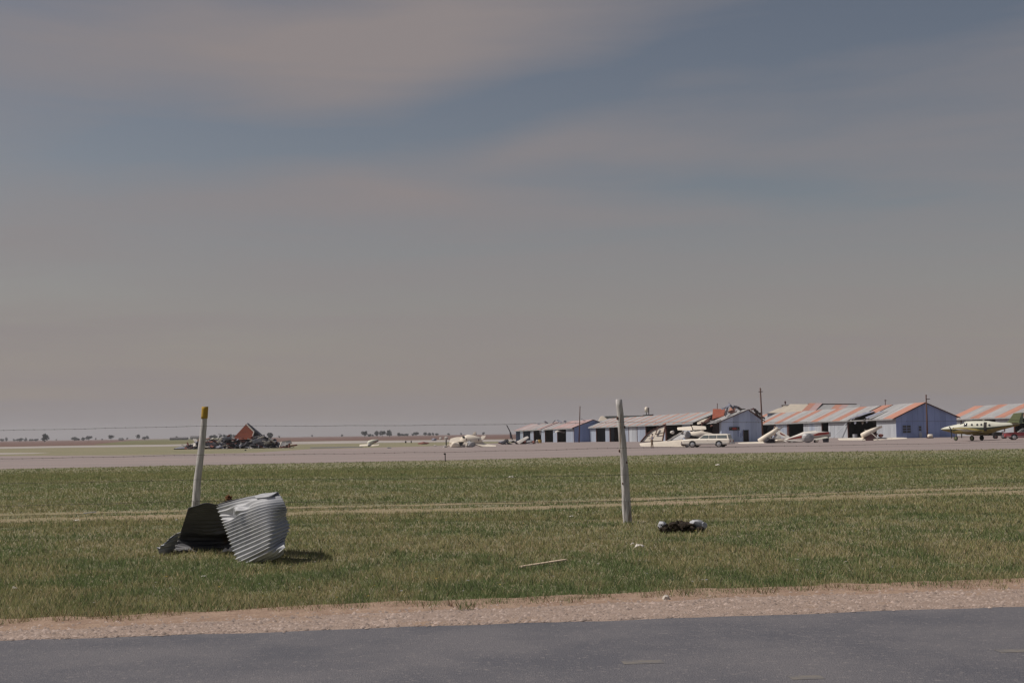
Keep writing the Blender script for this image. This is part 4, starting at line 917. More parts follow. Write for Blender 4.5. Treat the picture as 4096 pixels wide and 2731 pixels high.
def car(name, origin, fwd, sc, body, roofm, label, kind='wagon'):
    T0, f, l = frame(origin, fwd); T = lambda x, y, z: T0(x * sc, y * sc, z * sc)
    R = thing(name, origin, label, 'car')
    rear_roof = -2.45 if kind == 'wagon' else -1.25; rear_base = -2.58 if kind == 'wagon' else -1.75
    mb = MB(); mb.loft([rrect(T, 2.72, .86, .42, .80), rrect(T, 2.62, .96, .34, .88), rrect(T, 1.9, .99, .28, .93), rrect(T, 1.0, 1.0, .26, .95), rrect(T, -.5, 1.0, .26, .95), rrect(T, -1.9, .99, .28, .95), rrect(T, -2.62, .96, .36, .93), rrect(T, -2.74, .88, .46, .86)])
    obj('body', mb, body, R)
    mb = MB(); base = [(.95, .88), (.95, -.88), (rear_base, -.88), (rear_base, .88)]
    pil = [[T(x, y, .945) for x, y in base], [T(x, y, 1.40) for x, y in ((.30, .72), (.30, -.72), (rear_roof, -.74), (rear_roof, .74))], [T(x, y, 1.47) for x, y in ((.12, .62), (.12, -.62), (rear_roof + .12, -.64), (rear_roof + .12, .64))]]
    mb.loft(pil); gh = obj('greenhouse', mb, roofm, R)
    def yside(x, z, s): return s * (.88 - (z - .945) / .455 * .145 + .012)
    ends = [(.62, .20, .22, -.42), (-.30, -.46, -.32, -.50)]
    wins = [((.70, 1.0), (.28, 1.34), (-.28, 1.34), (-.28, 1.0)), ((-.36, 1.0), (-.36, 1.34), (-1.18, 1.34), (-1.18, 1.0))] + ([((-1.27, 1.0), (-1.27, 1.34), (-2.34, 1.34), (-2.40, 1.0))] if kind == 'wagon' else [])
    for s in (-1, 1):
        for wv in wins:
            mb = MB(); mb.prism([T(x, yside(x, z, s), z) for x, z in wv], l * s * .012); obj('side_window', mb, 'glass_car', R)
        mb = MB(); mb.box(T(0, s * 1.0, .42), (4.9 * sc, .03, .09 * sc), (f, l, Vector((0, 0, 1)))); obj('side_trim', mb, 'chrome', R)
        for x in (1.52, -1.50):
            mb = MB(); ring = [T(x + .43 * math.cos(a), s * .985, .33 + .43 * math.sin(a)) for a in [math.pi * i / 10 for i in range(11)]] + [T(x - .40, s * .985, .16), T(x + .40, s * .985, .16)]
            mb.prism(ring, l * s * .022); obj('wheel_well_shade', mb, 'black', R)  # black plate proud of the body stands in for shade around the wheel
            wheel(T, l, x, s * .93, .345, R, s)
        mb = MB(); mb.box(T(2.735, s * .62, .66), (.05 * sc, .34 * sc, .16 * sc), (f, l, Vector((0, 0, 1)))); obj('headlight', mb, 'chrome', R)
        mb = MB(); mb.box(T(-2.75, s * .72, .66), (.05 * sc, .16 * sc, .22 * sc), (f, l, Vector((0, 0, 1)))); obj('tail_light', mb, 'lamp_red', R)
        mb = MB(); mb.box(T(-.2, s * 1.01, .80), (.16 * sc, .03, .03), (f, l, Vector((0, 0, 1)))); obj('door_handle', mb, 'chrome', R)
    mb = MB(); mb.prism([T(.93, -.78, .98), T(.93, .78, .98), T(.40, .66, 1.35), T(.40, -.66, 1.35)], f * .03 + Vector((0, 0, .02))); obj('windshield', mb, 'glass_car', R)
    mb = MB(); mb.prism([T(rear_base + .01, -.76, .99), T(rear_base + .01, .76, .99), T(rear_roof + .01 - (.03 if kind == 'wagon' else 0), .66, 1.34), T(rear_roof + .01 - (.03 if kind == 'wagon' else 0), -.66, 1.34)], -f * .03); obj('rear_window', mb, 'glass_car', R)
    for x in (2.80, -2.83):
        mb = MB(); mb.box(T(x, 0, .43), (.12 * sc, 1.9 * sc, .17 * sc), (f, l, Vector((0, 0, 1)))); obj('bumper', mb, 'chrome', R, bevel=.03)
    if kind == 'wagon':
        mb = MB()
        for s in (-1, 1): mb.bar(T(-.2, s * .56, 1.50), T(-2.2, s * .56, 1.50), .03); 
        for x in (-.3, -.9, -1.5, -2.1): mb.bar(T(x, -.56, 1.50), T(x, .56, 1.50), .03)
        obj('roof_rack', mb, 'chrome', R)
    return R
MT['glass_car'] = mat('glass_car', (.16, .18, .18), (.13, .15, .15), 1.5, .10, spec=.6)
ph = math.radians(23)
car('station_wagon', grd(2832, 1788), (-math.cos(ph), math.sin(ph)), 1.08, 'car_white', 'car_white', 'white station wagon parked on the apron beside the wrecked cream airplane')
ph = math.radians(14)
car('parked_sedan', grd(4105, 1758), (-math.cos(ph), math.sin(ph)), 1.0, 'car_red', 'white', 'red and white sedan parked behind the twin-engine airplane', kind='sedan')
# small tow tractor
o = grd(4000, 1754); T, f, l = frame(o, (-1, .2)); R = thing('tow_tractor', o, 'small dark tow tractor under the tail of the twin-engine airplane', 'tractor')
mb = MB(); mb.loft([rrect(T, .9, .35, .45, .85, .05), rrect(T, .5, .4, .4, .95, .05), rrect(T, -.2, .4, .4, .9, .05), rrect(T, -.9, .45, .35, .75, .05)]); obj('body', mb, 'black', R)
mb = MB(); mb.box(T(-.45, 0, .98), (.35, .5, .12), (f, l, Vector((0, 0, 1)))); mb.box(T(-.65, 0, 1.2), (.08, .5, .4), (f, l, Vector((0, 0, 1)))); obj('seat', mb, 'maroon', R)
for x, r in ((.6, .26), (-.55, .36)):
    for s in (-1, 1): wheel(T, l, x, s * .5, r, R, s, 'maroon')
# ------------------------------------------------------------------ person by the wreck
def person():
    b = grd(2608, 1791); R = thing('person', b, 'person in a blue shirt and brown trousers standing in front of the fallen cream wing', 'person')
    s = 1.0
    def skin(name, verts, edges, rad, m, root=0):
        me = bpy.data.meshes.new(name); me.from_pydata(verts, edges, []); me.materials.append(MT[m])
        o = bpy.data.objects.new(name, me); COL.objects.link(o); o.parent = R; ROOT[o.name] = b
        md = o.modifiers.new('skin', 'SKIN'); sub = o.modifiers.new('sub', 'SUBSURF'); sub.levels = sub.render_levels = 2
        for i, r_ in enumerate(rad): me.skin_vertices[0].data[i].radius = (r_ if isinstance(r_, tuple) else (r_, r_)); me.skin_vertices[0].data[i].use_root = (i == root)
        return o
    V = [(0, 0, .94), (.01, 0, 1.15), (.02, 0, 1.36), (.03, 0, 1.47), (.06, 0, 1.53), (.08, -.0, 1.66),
         (-.02, -.11, .90), (-.06, -.12, .50), (-.12, -.13, .09), (.03, -.14, .04),
         (.02, .11, .90), (.10, .12, .50), (.14, .13, .09), (.28, .13, .04),
         (.03, -.20, 1.40), (.15, -.25, 1.17), (.27, -.14, 1.38), (.30, -.08, 1.45),
         (.03, .20, 1.40), (.16, .24, 1.17), (.28, .12, 1.39), (.31, .06, 1.46)]
    E = [(0, 1), (1, 2), (2, 3), (3, 4), (4, 5), (0, 6), (6, 7), (7, 8), (8, 9), (0, 10), (10, 11), (11, 12), (12, 13), (2, 14), (14, 15), (15, 16), (16, 17), (2, 18), (18, 19), (19, 20), (20, 21)]
    rad = [(.14, .12), (.13, .11), (.15, .11), .055, .06, .095, .09, .065, .045, .035, .09, .065, .045, .035, .06, .05, .036, .03, .06, .05, .036, .03]
    skin('body', V, E, rad, 'skin')
    V2 = [(0, 0, .95), (-.02, -.11, .88), (-.06, -.12, .50), (-.12, -.13, .10), (.02, .11, .88), (.10, .12, .50), (.14, .13, .10)]
    skin('trousers', V2, [(0, 1), (1, 2), (2, 3), (0, 4), (4, 5), (5, 6)], [(.155, .135), .105, .08, .066, .105, .08, .066], 'trousers')
    V3 = [(0, 0, .93), (.01, 0, 1.15), (.02, 0, 1.38), (.03, -.20, 1.40), (.13, -.245, 1.20), (.03, .20, 1.40), (.14, .235, 1.20)]
    skin('shirt', V3, [(0, 1), (1, 2), (2, 3), (3, 4), (2, 5), (5, 6)], [(.16, .14), (.145, .125), (.165, .125), .075, .068, .075, .068], 'shirt')
    for sy in (-1, 1):
        mb = MB(); h0 = b + Vector((.30, sy * .07, 1.45))
        for k in range(4): mb.tube([h0 + Vector((.0, sy * (.012 - .008 * k), .0)), h0 + Vector((.035, -sy * (.01 + .008 * k), .035 - .012 * k)), h0 + Vector((.03, -sy * (.03 + .006 * k), .05 - .014 * k))], [.010, .009, .007], 6)
        mb.tube([h0, h0 + Vector((.0, -sy * .03, .05))], [.011, .008], 6); obj('fingers', mb, 'skin', R, smooth=True)
    mb = MB(); hc = b + Vector((.08, 0, 1.70)); mb.blob(hc + Vector((-.02, 0, .03)), (.105, .09, .09), 2, .05, 3); obj('hair', mb, 'hair', R, smooth=True)
    for sy in (-1, 1):
        mb = MB(); mb.blob(hc + Vector((.09, sy * .033, -.03)), (.012, .014, .010), 1, 0, 1); obj('eye', mb, 'black', R)
        mb = MB(); mb.blob(hc + Vector((.0, sy * .095, -.04)), (.025, .012, .035), 1, 0, 1); obj('ear', mb, 'skin', R)
    mb = MB(); mb.blob(hc + Vector((.105, 0, -.055)), (.018, .014, .024), 1, 0, 1); obj('nose', mb, 'skin', R)
    mb = MB(); mb.blob(hc + Vector((.088, 0, -.095)), (.012, .025, .008), 1, 0, 1); obj('mouth', mb, 'maroon', R)
    for (x, y) in ((-.07, -.13), (.19, .13)):
        mb = MB(); mb.blob(b + Vector((x, y, .045)), (.14, .055, .05), 2, .03, 2); obj('shoe', mb, 'black', R, smooth=True)
person()

# ------------------------------------------------------------------ twin-engine airplane
def twin():
    o = grd(3908, 1761.5); psi = math.radians(36); T_, f, l = frame(o, (-math.cos(psi), math.sin(psi))); T = lambda x, y, z: T_(x * .84, y, z)
    R = thing('twin_engine_airplane', o, 'parked twin-engine airplane, white over dark green and gold, with olive tail', 'airplane')
    S = [(5.35, 1.50, .04, .04), (5.0, 1.50, .19, .19), (4.2, 1.50, .38, .38), (3.2, 1.52, .52, .50), (2.5, 1.55, .60, .58), (2.0, 1.58, .72, .64), (1.4, 1.62, .88, .70), (0, 1.62, .92, .72), (-1.6, 1.62, .88, .70), (-2.4, 1.68, .70, .58), (-3.6, 1.78, .48, .38), (-5.2, 1.92, .28, .20), (-6.3, 2.02, .12, .08)]
    def arc(a0, a1, n, grow=1.0): return [[T(x, hw * math.cos(math.radians(a0 + (a1 - a0) * k / n)) * grow, zc + hh * math.sin(math.radians(a0 + (a1 - a0) * k / n)) * grow) for k in range(n + 1)] for (x, zc, hh, hw) in S]
    def shell(name, arcs, m):
        mb = MB()
        for rings in arcs:
            n = len(rings[0]); vs = [p for r in rings for p in r]; fs = [(i * n + k, i * n + k + 1, (i + 1) * n + k + 1, (i + 1) * n + k) for i in range(len(rings) - 1) for k in range(n - 1)]; mb.add(vs, fs)
        return obj(name, mb, m, R, smooth=True)
    shell('upper_fuselage', [arc(2, 178, 14)], 'plane_white'); shell('side_stripe', [arc(-16, 2, 3), arc(178, 196, 3)], 'dark_green'); shell('belly', [arc(196, 344, 12)], 'gold')
    mb = MB(); mb.tube([T(5.35, 0, 1.5), T(5.42, 0, 1.5)], [.05, .01], 8); obj('nose_tip', mb, 'plane_white', R)
    for s in (1, -1):
        mb = MB(); mb.wing(T(1.25, s * .55, 1.05), T(.8, s * 6.6, 1.5), -f * 2.1, -f * 1.15, .28); obj('wing', mb, 'plane_white', R, smooth=False)
        mb = MB(); mb.tube([T(2.9, s * 2.1, 1.28), T(2.75, s * 2.1, 1.28), T(2.0, s * 2.1, 1.28), T(.8, s * 2.1, 1.25), T(-.6, s * 2.1, 1.22), T(-1.6, s * 2.1, 1.25)], [.20, .34, .42, .42, .30, .06], 14); nac = obj('engine_nacelle', mb, 'gold', R, smooth=True)
        mb = MB(); mb.box(T(1.6, s * 2.1, 1.40), (1.9, .86, .16), (f, l, Vector((0, 0, 1)))); obj('nacelle_stripe', mb, 'dark_green', nac, bevel=.04)
        mb = MB(); mb.tube([T(2.88, s * 2.1, 1.28), T(3.05, s * 2.1, 1.28), T(3.28, s * 2.1, 1.28)], [.24, .21, .04], 12); obj('spinner', mb, 'black', nac, smooth=True)
        for k in range(3):
            a = math.radians(35 + 120 * k); c = T(3.0, s * 2.1, 1.28); dv = l * math.cos(a) + Vector((0, 0, math.sin(a))); mb = MB(); mb.bar(c + dv * .15, c + dv * .95, .03, .13, up=f); obj('propeller_blade', mb, 'black', nac)
        mb = MB(); mb.tube([T(.05, s * 2.1, 1.1), T(.0, s * 2.1, .3)], .06, 8); obj('landing_strut', mb, 'white', R)
        wheel(T, l, 0, s * 2.1, .33, R, s, 'olive')
        mb = MB(); mb.wing(T(-5.2, s * .1, 2.12), T(-5.6, s * 2.5, 2.2), -f * 1.2, -f * .75, .12); obj('tailplane', mb, 'olive', R)
    mb = MB(); mb.prism([T(-4.1, -.05, 2.05), T(-4.75, -.05, 2.45), T(-5.5, -.05, 3.38), T(-6.75, -.05, 3.45), T(-6.35, -.05, 2.5), T(-6.25, -.05, 2.0)], l * .10); obj('tail_fin', mb, 'olive', R, bevel=.03)
    mb = MB(); mb.prism([T(-6.26, -.03, 2.0), T(-6.36, -.03, 2.5), T(-6.77, -.03, 3.44), T(-7.0, -.03, 3.44), T(-6.75, -.03, 2.2)], l * .06); obj('rudder', mb, 'dark_green', R)
    mb = MB(); mb.tube([T(3.1, 0, 1.2), T(3.15, 0, .28)], .05, 8); obj('nose_strut', mb, 'white', R); wheel(T, l, 3.15, 0, .30, R, 1, 'olive')
    def side_win(x, z, w, h, m='glass', s=1):
        i = [k for k in range(len(S) - 1) if S[k][0] >= x >= S[k + 1][0]][0]; a = S[i]; b = S[i + 1]; q = (a[0] - x) / (a[0] - b[0]); hw = a[3] + (b[3] - a[3]) * q; hh = a[2] + (b[2] - a[2]) * q; zc = a[1] + (b[1] - a[1]) * q
        def yy(zz): return s * hw * math.sqrt(max(0, 1 - ((zz - zc) / hh) ** 2)) * 1.0
        ring = [T(x + w / 2 * math.cos(k * math.pi / 6), yy(z + h / 2 * math.sin(k * math.pi / 6)) + s * .012, z + h / 2 * math.sin(k * math.pi / 6)) for k in range(12)]
        mb = MB(); mb.prism(ring, l * s * .015); obj('cabin_window', mb, m, R)
    for s in (1, -1):
        for x in (.45, -.35, -.95, -2.1): side_win(x, 2.02 if x > -1.9 else 1.95, .30, .26, s=s)
        pass
    def sec(x):
        k = [q for q in range(len(S) - 1) if S[q][0] >= x >= S[q + 1][0]][0]; a, b = S[k], S[k + 1]; q = (a[0] - x) / (a[0] - b[0]); return [a[i] + (b[i] - a[i]) * q for i in range(4)]
    def patch(name, x0, x1, a0, a1, m, grow):
        mb = MB()
        def fn(s_, t_):
            x, zc, hh, hw = sec(x0 + (x1 - x0) * s_); a = math.radians(a0 + (a1 - a0) * t_); return T(x, hw * math.cos(a) * grow, zc + hh * math.sin(a) * grow)
        mb.grid(fn, 6, 8); obj(name, mb, m, R, smooth=True)
    patch('windshield', 2.35, 1.72, 50, 130, 'glass', 1.012)
    patch('cockpit_window', 1.66, 1.15, 14, 44, 'glass', 1.012); patch('cockpit_window', 1.66, 1.15, 136, 166, 'glass', 1.012)
    patch('door_opening_shade', -1.28, -1.72, -28, 52, 'black', 1.014)  # black patch on the skin stands in for the dark cabin behind
    mb = MB(); mb.blob(T(-1.1, 0, 2.52), (.16, .06, .1), 2, .02, 2); obj('beacon', mb, 'plane_white', R)
twin()

# ------------------------------------------------------------------ wrecked airplanes
def slab(poly, th, Y): 
    P = [at(u, v, Y + (d[0] if d else 0)) for (u, v, *d) in poly]; n = (P[1] - P[0]).cross(P[2] - P[0]).normalized()
    mb = MB(); mb.prism(P, n * th); return mb
def W(a, b, Y, ca, cb, th):
    mb = MB(); A_ = at(a[0], a[1], Y + (a[2] if len(a) > 2 else 0)); B_ = at(b[0], b[1], Y + (b[2] if len(b) > 2 else 0)); mb.wing(A_, B_, ca, cb, th); return mb
def fus(pts, Y, rad, n=12, flat=.9):
    mb = MB(); mb.tube([at(p[0], p[1], Y + (p[2] if len(p) > 2 else 0)) for p in pts], rad, n); return mb
def crumple(c, r, seed, jit=.35):
    mb = MB(); mb.blob(c, r, 2, jit, seed); return mb
# wreck beside the station wagon
b = grd(2690, 1789); Y = b.y; R = thing('wrecked_airplane', b, 'broken cream high-wing airplane heaped beside the white station wagon', 'airplane')
obj('wing', W((2732, 1757, 6.0), (2557, 1772, 6.0), Y, (.25, -1.0, -.95), (.1, -.7, -.42), .20), 'cream', R)
obj('wing', W((2764, 1705, 3), (2708, 1709, 3), Y, (.0, -1.3, -.50), (-.05, -1.0, -.36), .20), 'cream', R)
obj('wing', W((2768, 1702, 3), (2823, 1704, 3), Y, (.0, -1.3, -.55), (-.1, -1.1, -.42), .18), 'cream', R)
obj('wing_strut', slab([(2805, 1716, 1.7), (2815, 1716, 1.7), (2815, 1740, 1.7), (2806, 1740, 1.7)], .1, Y), 'cream', R)
obj('cabin', slab([(2768, 1722, 1.8), (2805, 1720, 1.8), (2806, 1738, 1.4), (2772, 1740, 1.4)], .8, Y), 'alu', R)
obj('cabin_window', slab([(2777, 1722, 1.55), (2800, 1720, 1.55), (2803, 1727, 1.5), (2780, 1729, 1.5)], .04, Y), 'glass', R)
obj('fuselage', fus([(2742, 1752, 1.6), (2762, 1744, 1.6), (2800, 1741, 1.6), (2845, 1745, 1.9), (2880, 1750, 2.4)], Y, [.35, .55, .6, .42, .2]), 'cream', R, smooth=True)
obj('window_hole_shade', slab([(2752, 1752, .95), (2765, 1741, .95), (2798, 1748, .95), (2797, 1753, .95)], .04, Y), 'black', R)  # black plate, the dark of the empty window put on as colour
obj('torn_skin', slab([(2668, 1763, 2.2), (2694, 1745, 2.4), (2735, 1722, 2.6), (2742, 1738, 1.8), (2728, 1756, 1.6)], .06, Y), 'alu', R)
mb = MB(); mb.bar(at(2668, 1764, Y + 2), at(2732, 1724, Y + 2.3), .12, .10); obj('spar', mb, 'white', R)
mb = crumple(at(2747, 1740, Y + 1.2), (.42, .4, .5), 5); obj('crushed_cowling', mb, 'alu', R)
mb = MB(); c = at(2736, 1774, Y - .6); mb.tube([c + Vector((-.05, .3, 0)), c + Vector((0, -.3, 0))], [.33, .30], 12); obj('engine', mb, 'maroon', R)
mb = crumple(at(2748, 1781, Y - .4), (.3, .25, .2), 6); obj('crumpled_skin', mb, 'alu', R)
mb = MB(); mb.tube([at(2692, 1728, Y + 3), at(2686, 1729, Y + 2.7), at(2681, 1730, Y + 2.5)], [.22, .19, .04], 12); obj('spinner', mb, 'white', R, smooth=True)
mb = MB(); mb.bar(at(2694, 1721, Y + 3), at(2690, 1736, Y + 3), .05, .16); obj('propeller_blade', mb, 'alu', R)
# collapsed hangar door behind the person
Yd = 186; R = thing('fallen_door', at(2606, 1766, Yd), 'fallen cream hangar door with dark red frame leaning over behind the person', 'door')
pd = [(2562, 1767, -1), (2585, 1740, 0), (2606, 1722, .7), (2632, 1709, 1.2), (2663, 1697, 1.7), (2650, 1763, -.6)]
obj('door_skin', slab(pd, .06, Yd), 'cream', R)
for i, (a, c, w_) in enumerate(((0, 1, .16), (1, 2, .14), (2, 3, .14), (3, 4, .18), (4, 5, .34), (5, 0, .10))):
    mb = MB(); A_, B_ = at(pd[a][0], pd[a][1], Yd + pd[a][2] - .12), at(pd[c][0], pd[c][1], Yd + pd[c][2] - .12); mb.bar(A_, B_, .12, w_); obj('frame_bar', mb, 'rust_wood', R)
for (a, c) in (((2632, 1709, 1.1), (2622, 1737, .2)), ((2622, 1737, .2), (2656, 1729, .5)), ((2588, 1744, -.2), (2600, 1742, -.1))):
    mb = MB(); mb.bar(at(a[0], a[1], Yd + a[2] - .25), at(c[0], c[1], Yd + c[2] - .25), .1, .10); obj('brace', mb, 'rust_wood', R)
# crossed white wreck with red striped fuselage
b = grd(3110, 1771); Y = b.y; R = thing('wrecked_airplane', b, 'white airplane wreck with its tail broken up in a cross against the hangar', 'airplane')
obj('wing', W((3050, 1766, 0), (2950, 1770, -.5), Y, (.1, -1.1, -.30), (.1, -.8, -.14), .22), 'cream', R)
obj('fuselage', fus([(3038, 1766, .3), (3062, 1750, .4), (3090, 1731, .6), (3112, 1713, .8)], Y, [.46, .44, .36, .26]), 'cream', R, smooth=True)
obj('tail_fin', slab([(3096, 1704, .8), (3104, 1706, .8), (3122, 1718, .8), (3114, 1728, .8)], .08, Y), 'cream', R)
obj('tailplane', slab([(3112, 1716, .9), (3130, 1704, 1.6), (3133, 1708, 1.6), (3118, 1722, .9)], .06, Y), 'white', R)
obj('broken_wing', W((3116, 1720, .3), (3160, 1746, -.2), Y, (-.55, -.5, -.50), (-.4, -.4, -.38), .14), 'white', R)
obj('wing_strut', slab([(3121, 1729, -.25), (3142, 1741, -.3), (3141, 1745, -.3), (3120, 1734, -.25)], .06, Y), 'plane_red', R)
obj('crushed_cabin', slab([(3090, 1752, .2), (3110, 1728, .5), (3120, 1735, .4), (3125, 1752, 0)], .5, Y), 'alu', R)
obj('engine', crumple(at(3080, 1763, Y - .3), (.75, .5, .42), 8, .3), 'debris_dark', R)
obj('crumpled_skin', crumple(at(3118, 1764, Y - .2), (1.1, .6, .32), 9, .25), 'cream', R)
obj('torn_skin', slab([(3082, 1748, -.6), (3094, 1753, -.6), (3090, 1760, -.6), (3078, 1752, -.6)], .05, Y), 'white', R)
b = grd(3235, 1770); Y = b.y; R = thing('wrecked_airplane', b, 'smashed white airplane with bold red stripes along its fuselage', 'airplane')
obj('fuselage', fus([(3138, 1759, 0), (3165, 1752, .1), (3195, 1745, .2), (3215, 1741, .2), (3262, 1738, .4), (3320, 1737, .6)], Y, [.08, .18, .34, .5, .5, .36]), 'white', R, smooth=True)
obj('red_stripe', slab([(3150, 1755, -.3), (3207, 1741, -.42), (3207, 1750, -.45), (3158, 1757, -.3)], .05, Y), 'plane_red', R)
obj('red_stripe', slab([(3253, 1739, -.2), (3276, 1730, -.1), (3316, 1727, .1), (3316, 1735, .05), (3262, 1742, -.22)], .06, Y), 'plane_red', R)
obj('cabin_roof', slab([(3210, 1731, .2), (3232, 1724, .4), (3264, 1721, .6), (3262, 1733, .2), (3252, 1737, .0), (3230, 1732, .0)], .35, Y), 'cream', R)
mb = MB(); c = at(3231, 1751, Y - .55); mb.blob(c, (.86, .45, .70), 2, .07, 5); obj('crushed_cowling', mb, 'alu', R)
obj('crumpled_skin', crumple(at(3175, 1764, Y - .2), (1.2, .5, .2), 12, .3), 'debris_pale', R)
mb = MB(); c = at(3262, 1765, Y - .4); mb.tube([c + Vector((0, .1, 0)), c + Vector((0, -.1, 0))], [.24, .24], 12); obj('wheel', mb, 'tyre', R)
obj('gear_fairing', crumple(at(3268, 1762, Y - .6), (.25, .2, .28), 14, .1), 'cream', R)
obj('torn_skin', slab([(3291, 1754, -.2), (3316, 1744, -.2), (3315, 1767, -.3), (3294, 1767, -.3)], .3, Y), 'debris_dark', R)
obj('wing', W((3300, 1746, -.2), (3255, 1756, -2.2), Y, (.5, -.2, -.15), (.3, -.2, -.1), .12), 'plane_white', R)
# wreck lying on a flat wing in front of the dark torn bay
b = grd(3470, 1762); Y = b.y; R = thing('wrecked_airplane', b, 'nosed-over cream airplane lying on its flat wing in front of the dark torn bay', 'airplane')
obj('wing', W((3452, 1750, .4), (3350, 1753, 0), Y, (.05, -1.2, -.36), (.0, -.9, -.26), .22), 'cream', R)
obj('wing', W((3485, 1750, .4), (3624, 1750, .8), Y, (.05, -1.2, -.36), (.0, -.8, -.12), .22), 'cream', R)
obj('fuselage', fus([(3448, 1743, 0), (3465, 1735, .1), (3490, 1722, .2), (3512, 1711, .3)], Y, [.40, .46, .36, .22]), 'cream', R, smooth=True)
obj('tail_fin', slab([(3506, 1711, .2), (3517, 1704, .2), (3528, 1702, .2), (3530, 1709, .2), (3512, 1718, .2)], .08, Y), 'cream', R)
obj('tailplane', slab([(3458, 1717, .3), (3474, 1724, .3), (3472, 1727, .3), (3458, 1719, .3)], .06, Y), 'white', R)
obj('crushed_belly', slab([(3448, 1756, -.5), (3480, 1738, -.35), (3515, 1732, -.3), (3500, 1748, -.4), (3495, 1762, -.6), (3455, 1762, -.6)], .4, Y), 'maroon', R)
obj('engine', crumple(at(3524, 1741, Y), (.38, .35, .25), 15, .2), 'debris_red', R)
mb = MB(); mb.bar(at(3486, 1731, Y - .5), at(3510, 1752, Y - .9), .08, .09); obj('wing_strut', mb, 'white', R)
# drum by the dark bay, tank by the pole
c = at(3420, 1745, 205); c.z = gz(c.x, c.y); R = thing('steel_drum', c, 'pale steel drum at the edge of the dark torn bay', 'drum')
mb = MB(); mb.tube([c, c + Vector((0, 0, .32)), c + Vector((0, 0, .33)), c + Vector((0, 0, .9))], [.36, .36, .36, .36], 16); obj('drum', mb, 'wall_pale', R, smooth=False)
for z in (.3, .6, .88):
    mb = MB(); mb.tube([c + Vector((0, 0, z - .02)), c + Vector((0, 0, z + .02))], .375, 16); obj('hoop', mb, 'galv', R)
c = at(3722, 1752, 203); c.z = gz(c.x, c.y); R = thing('fuel_tank', c, 'small white tank on a dark cradle beside the utility pole', 'tank')
mb = MB(); mb.tube([c + Vector((-.42, 0, .36)), c + Vector((-.36, 0, .36)), c + Vector((.3, 0, .36)), c + Vector((.36, 0, .36))], [.18, .28, .28, .18], 14); obj('tank', mb, 'cream', R, smooth=True)
mb = MB(); mb.box(c + Vector((-.0, 0, .06)), (.85, .45, .12)); obj('cradle', mb, 'maroon', R)
c = at(2160, 1770, 290); c.z = gz(c.x, c.y); mb = MB(); mb.tube([c, c + Vector((0, 0, .32)), c + Vector((0, 0, .36)), c + Vector((0, 0, .8))], [.4, .4, .42, .4], 12); tag(obj('yellow_drum', mb, 'yellow'), 'yellow drum standing by a door panel of the low far row', 'drum')
c = at(2150, 1770, 290); c.z = gz(c.x, c.y); tag(obj('litter_scrap', crumple(c + Vector((0, 0, .35)), (.4, .4, .4), 3), 'debris_pale'), 'pale crumpled lump beside the yellow drum', 'debris')
# cream heap out on the apron
b = grd(1870, 1788); Y = b.y; R = thing('wrecked_airplane', b, 'tangled heap of cream airplane wings and fuselage alone on the apron', 'airplane')
def z4(x, y): return (1700 + x / 4.704, 1660 + y / 4.704)
obj('wing', slab([(*z4(455, 520), -.5), (*z4(480, 440), .3), (*z4(590, 410), .6), (*z4(740, 410), .8), (*z4(730, 490), -.2), (*z4(600, 500), -.5)], .2, Y), 'cream', R)
obj('wing', slab([(*z4(870, 500), 0), (*z4(1060, 480), .6), (*z4(1140, 540), .3), (*z4(1340, 565), .3), (*z4(1330, 590), -.3), (*z4(1090, 592), -.8), (*z4(950, 545), -.5)], .22, Y), 'cream', R)
obj('fuselage', fus([(*z4(690, 470), .4), (*z4(800, 450), .4), (*z4(900, 465), .4), (*z4(1010, 470), .5), (*z4(1075, 475), .6)], Y, [.5, .75, .78, .6, .3]), 'cream', R, smooth=True)
obj('tail_fin', slab([(*z4(850, 420), .4), (*z4(900, 370), .4), (*z4(925, 335), .5), (*z4(965, 318), .5), (*z4(955, 370), .4), (*z4(980, 415), .4)], .12, Y), 'cream', R)
obj('tailplane', slab([(*z4(1035, 440), .3), (*z4(1065, 390), .8), (*z4(1140, 378), 1), (*z4(1130, 420), .6), (*z4(1070, 470), .1)], .12, Y), 'cream', R)
obj('engine', crumple(at(*z4(590, 560), Y - .4), (1.1, .8, .55), 31, .2), 'cream', R)
obj('crumpled_skin', crumple(at(*z4(690, 585), Y - .4), (.7, .5, .3), 32, .3), 'debris_pale', R)
obj('opening_shade', slab([(*z4(630, 505), -.9), (*z4(725, 505), -.9), (*z4(700, 565), -1), (*z4(655, 570), -1)], .05, Y), 'black', R)  # black plate stands in for the shade inside the hole
obj('crushed_cabin', crumple(at(*z4(840, 550), Y - .3), (.95, .6, .55), 33, .3), 'alu', R)
obj('cabin_side', slab([(*z4(700, 560), -.9), (*z4(745, 500), -.7), (*z4(800, 520), -.8), (*z4(790, 575), -1)], .1, Y), 'cream', R)
for (x, y) in ((775, 455), (1012, 468)):
    obj('cabin_window', slab([(*z4(x - 8, y - 22), -.45), (*z4(x + 8, y - 22), -.45), (*z4(x + 8, y + 20), -.5), (*z4(x - 8, y + 20), -.5)], .05, Y), 'maroon', R)
mb = MB(); mb.tube([at(*z4(722, 425), Y), at(*z4(725, 395), Y)], [.2, .2], 8); obj('antenna_mast', mb, 'dark_green', R)
mb = MB(); mb.bar(at(*z4(395, 600), Y - .2), at(*z4(480, 545), Y), .3, .25); obj('gear_leg', mb, 'cream', R)
obj('fallen_wheel', crumple(at(*z4(375, 592), Y - .2), (.35, .3, .25), 35, .2), 'debris_pale', R)
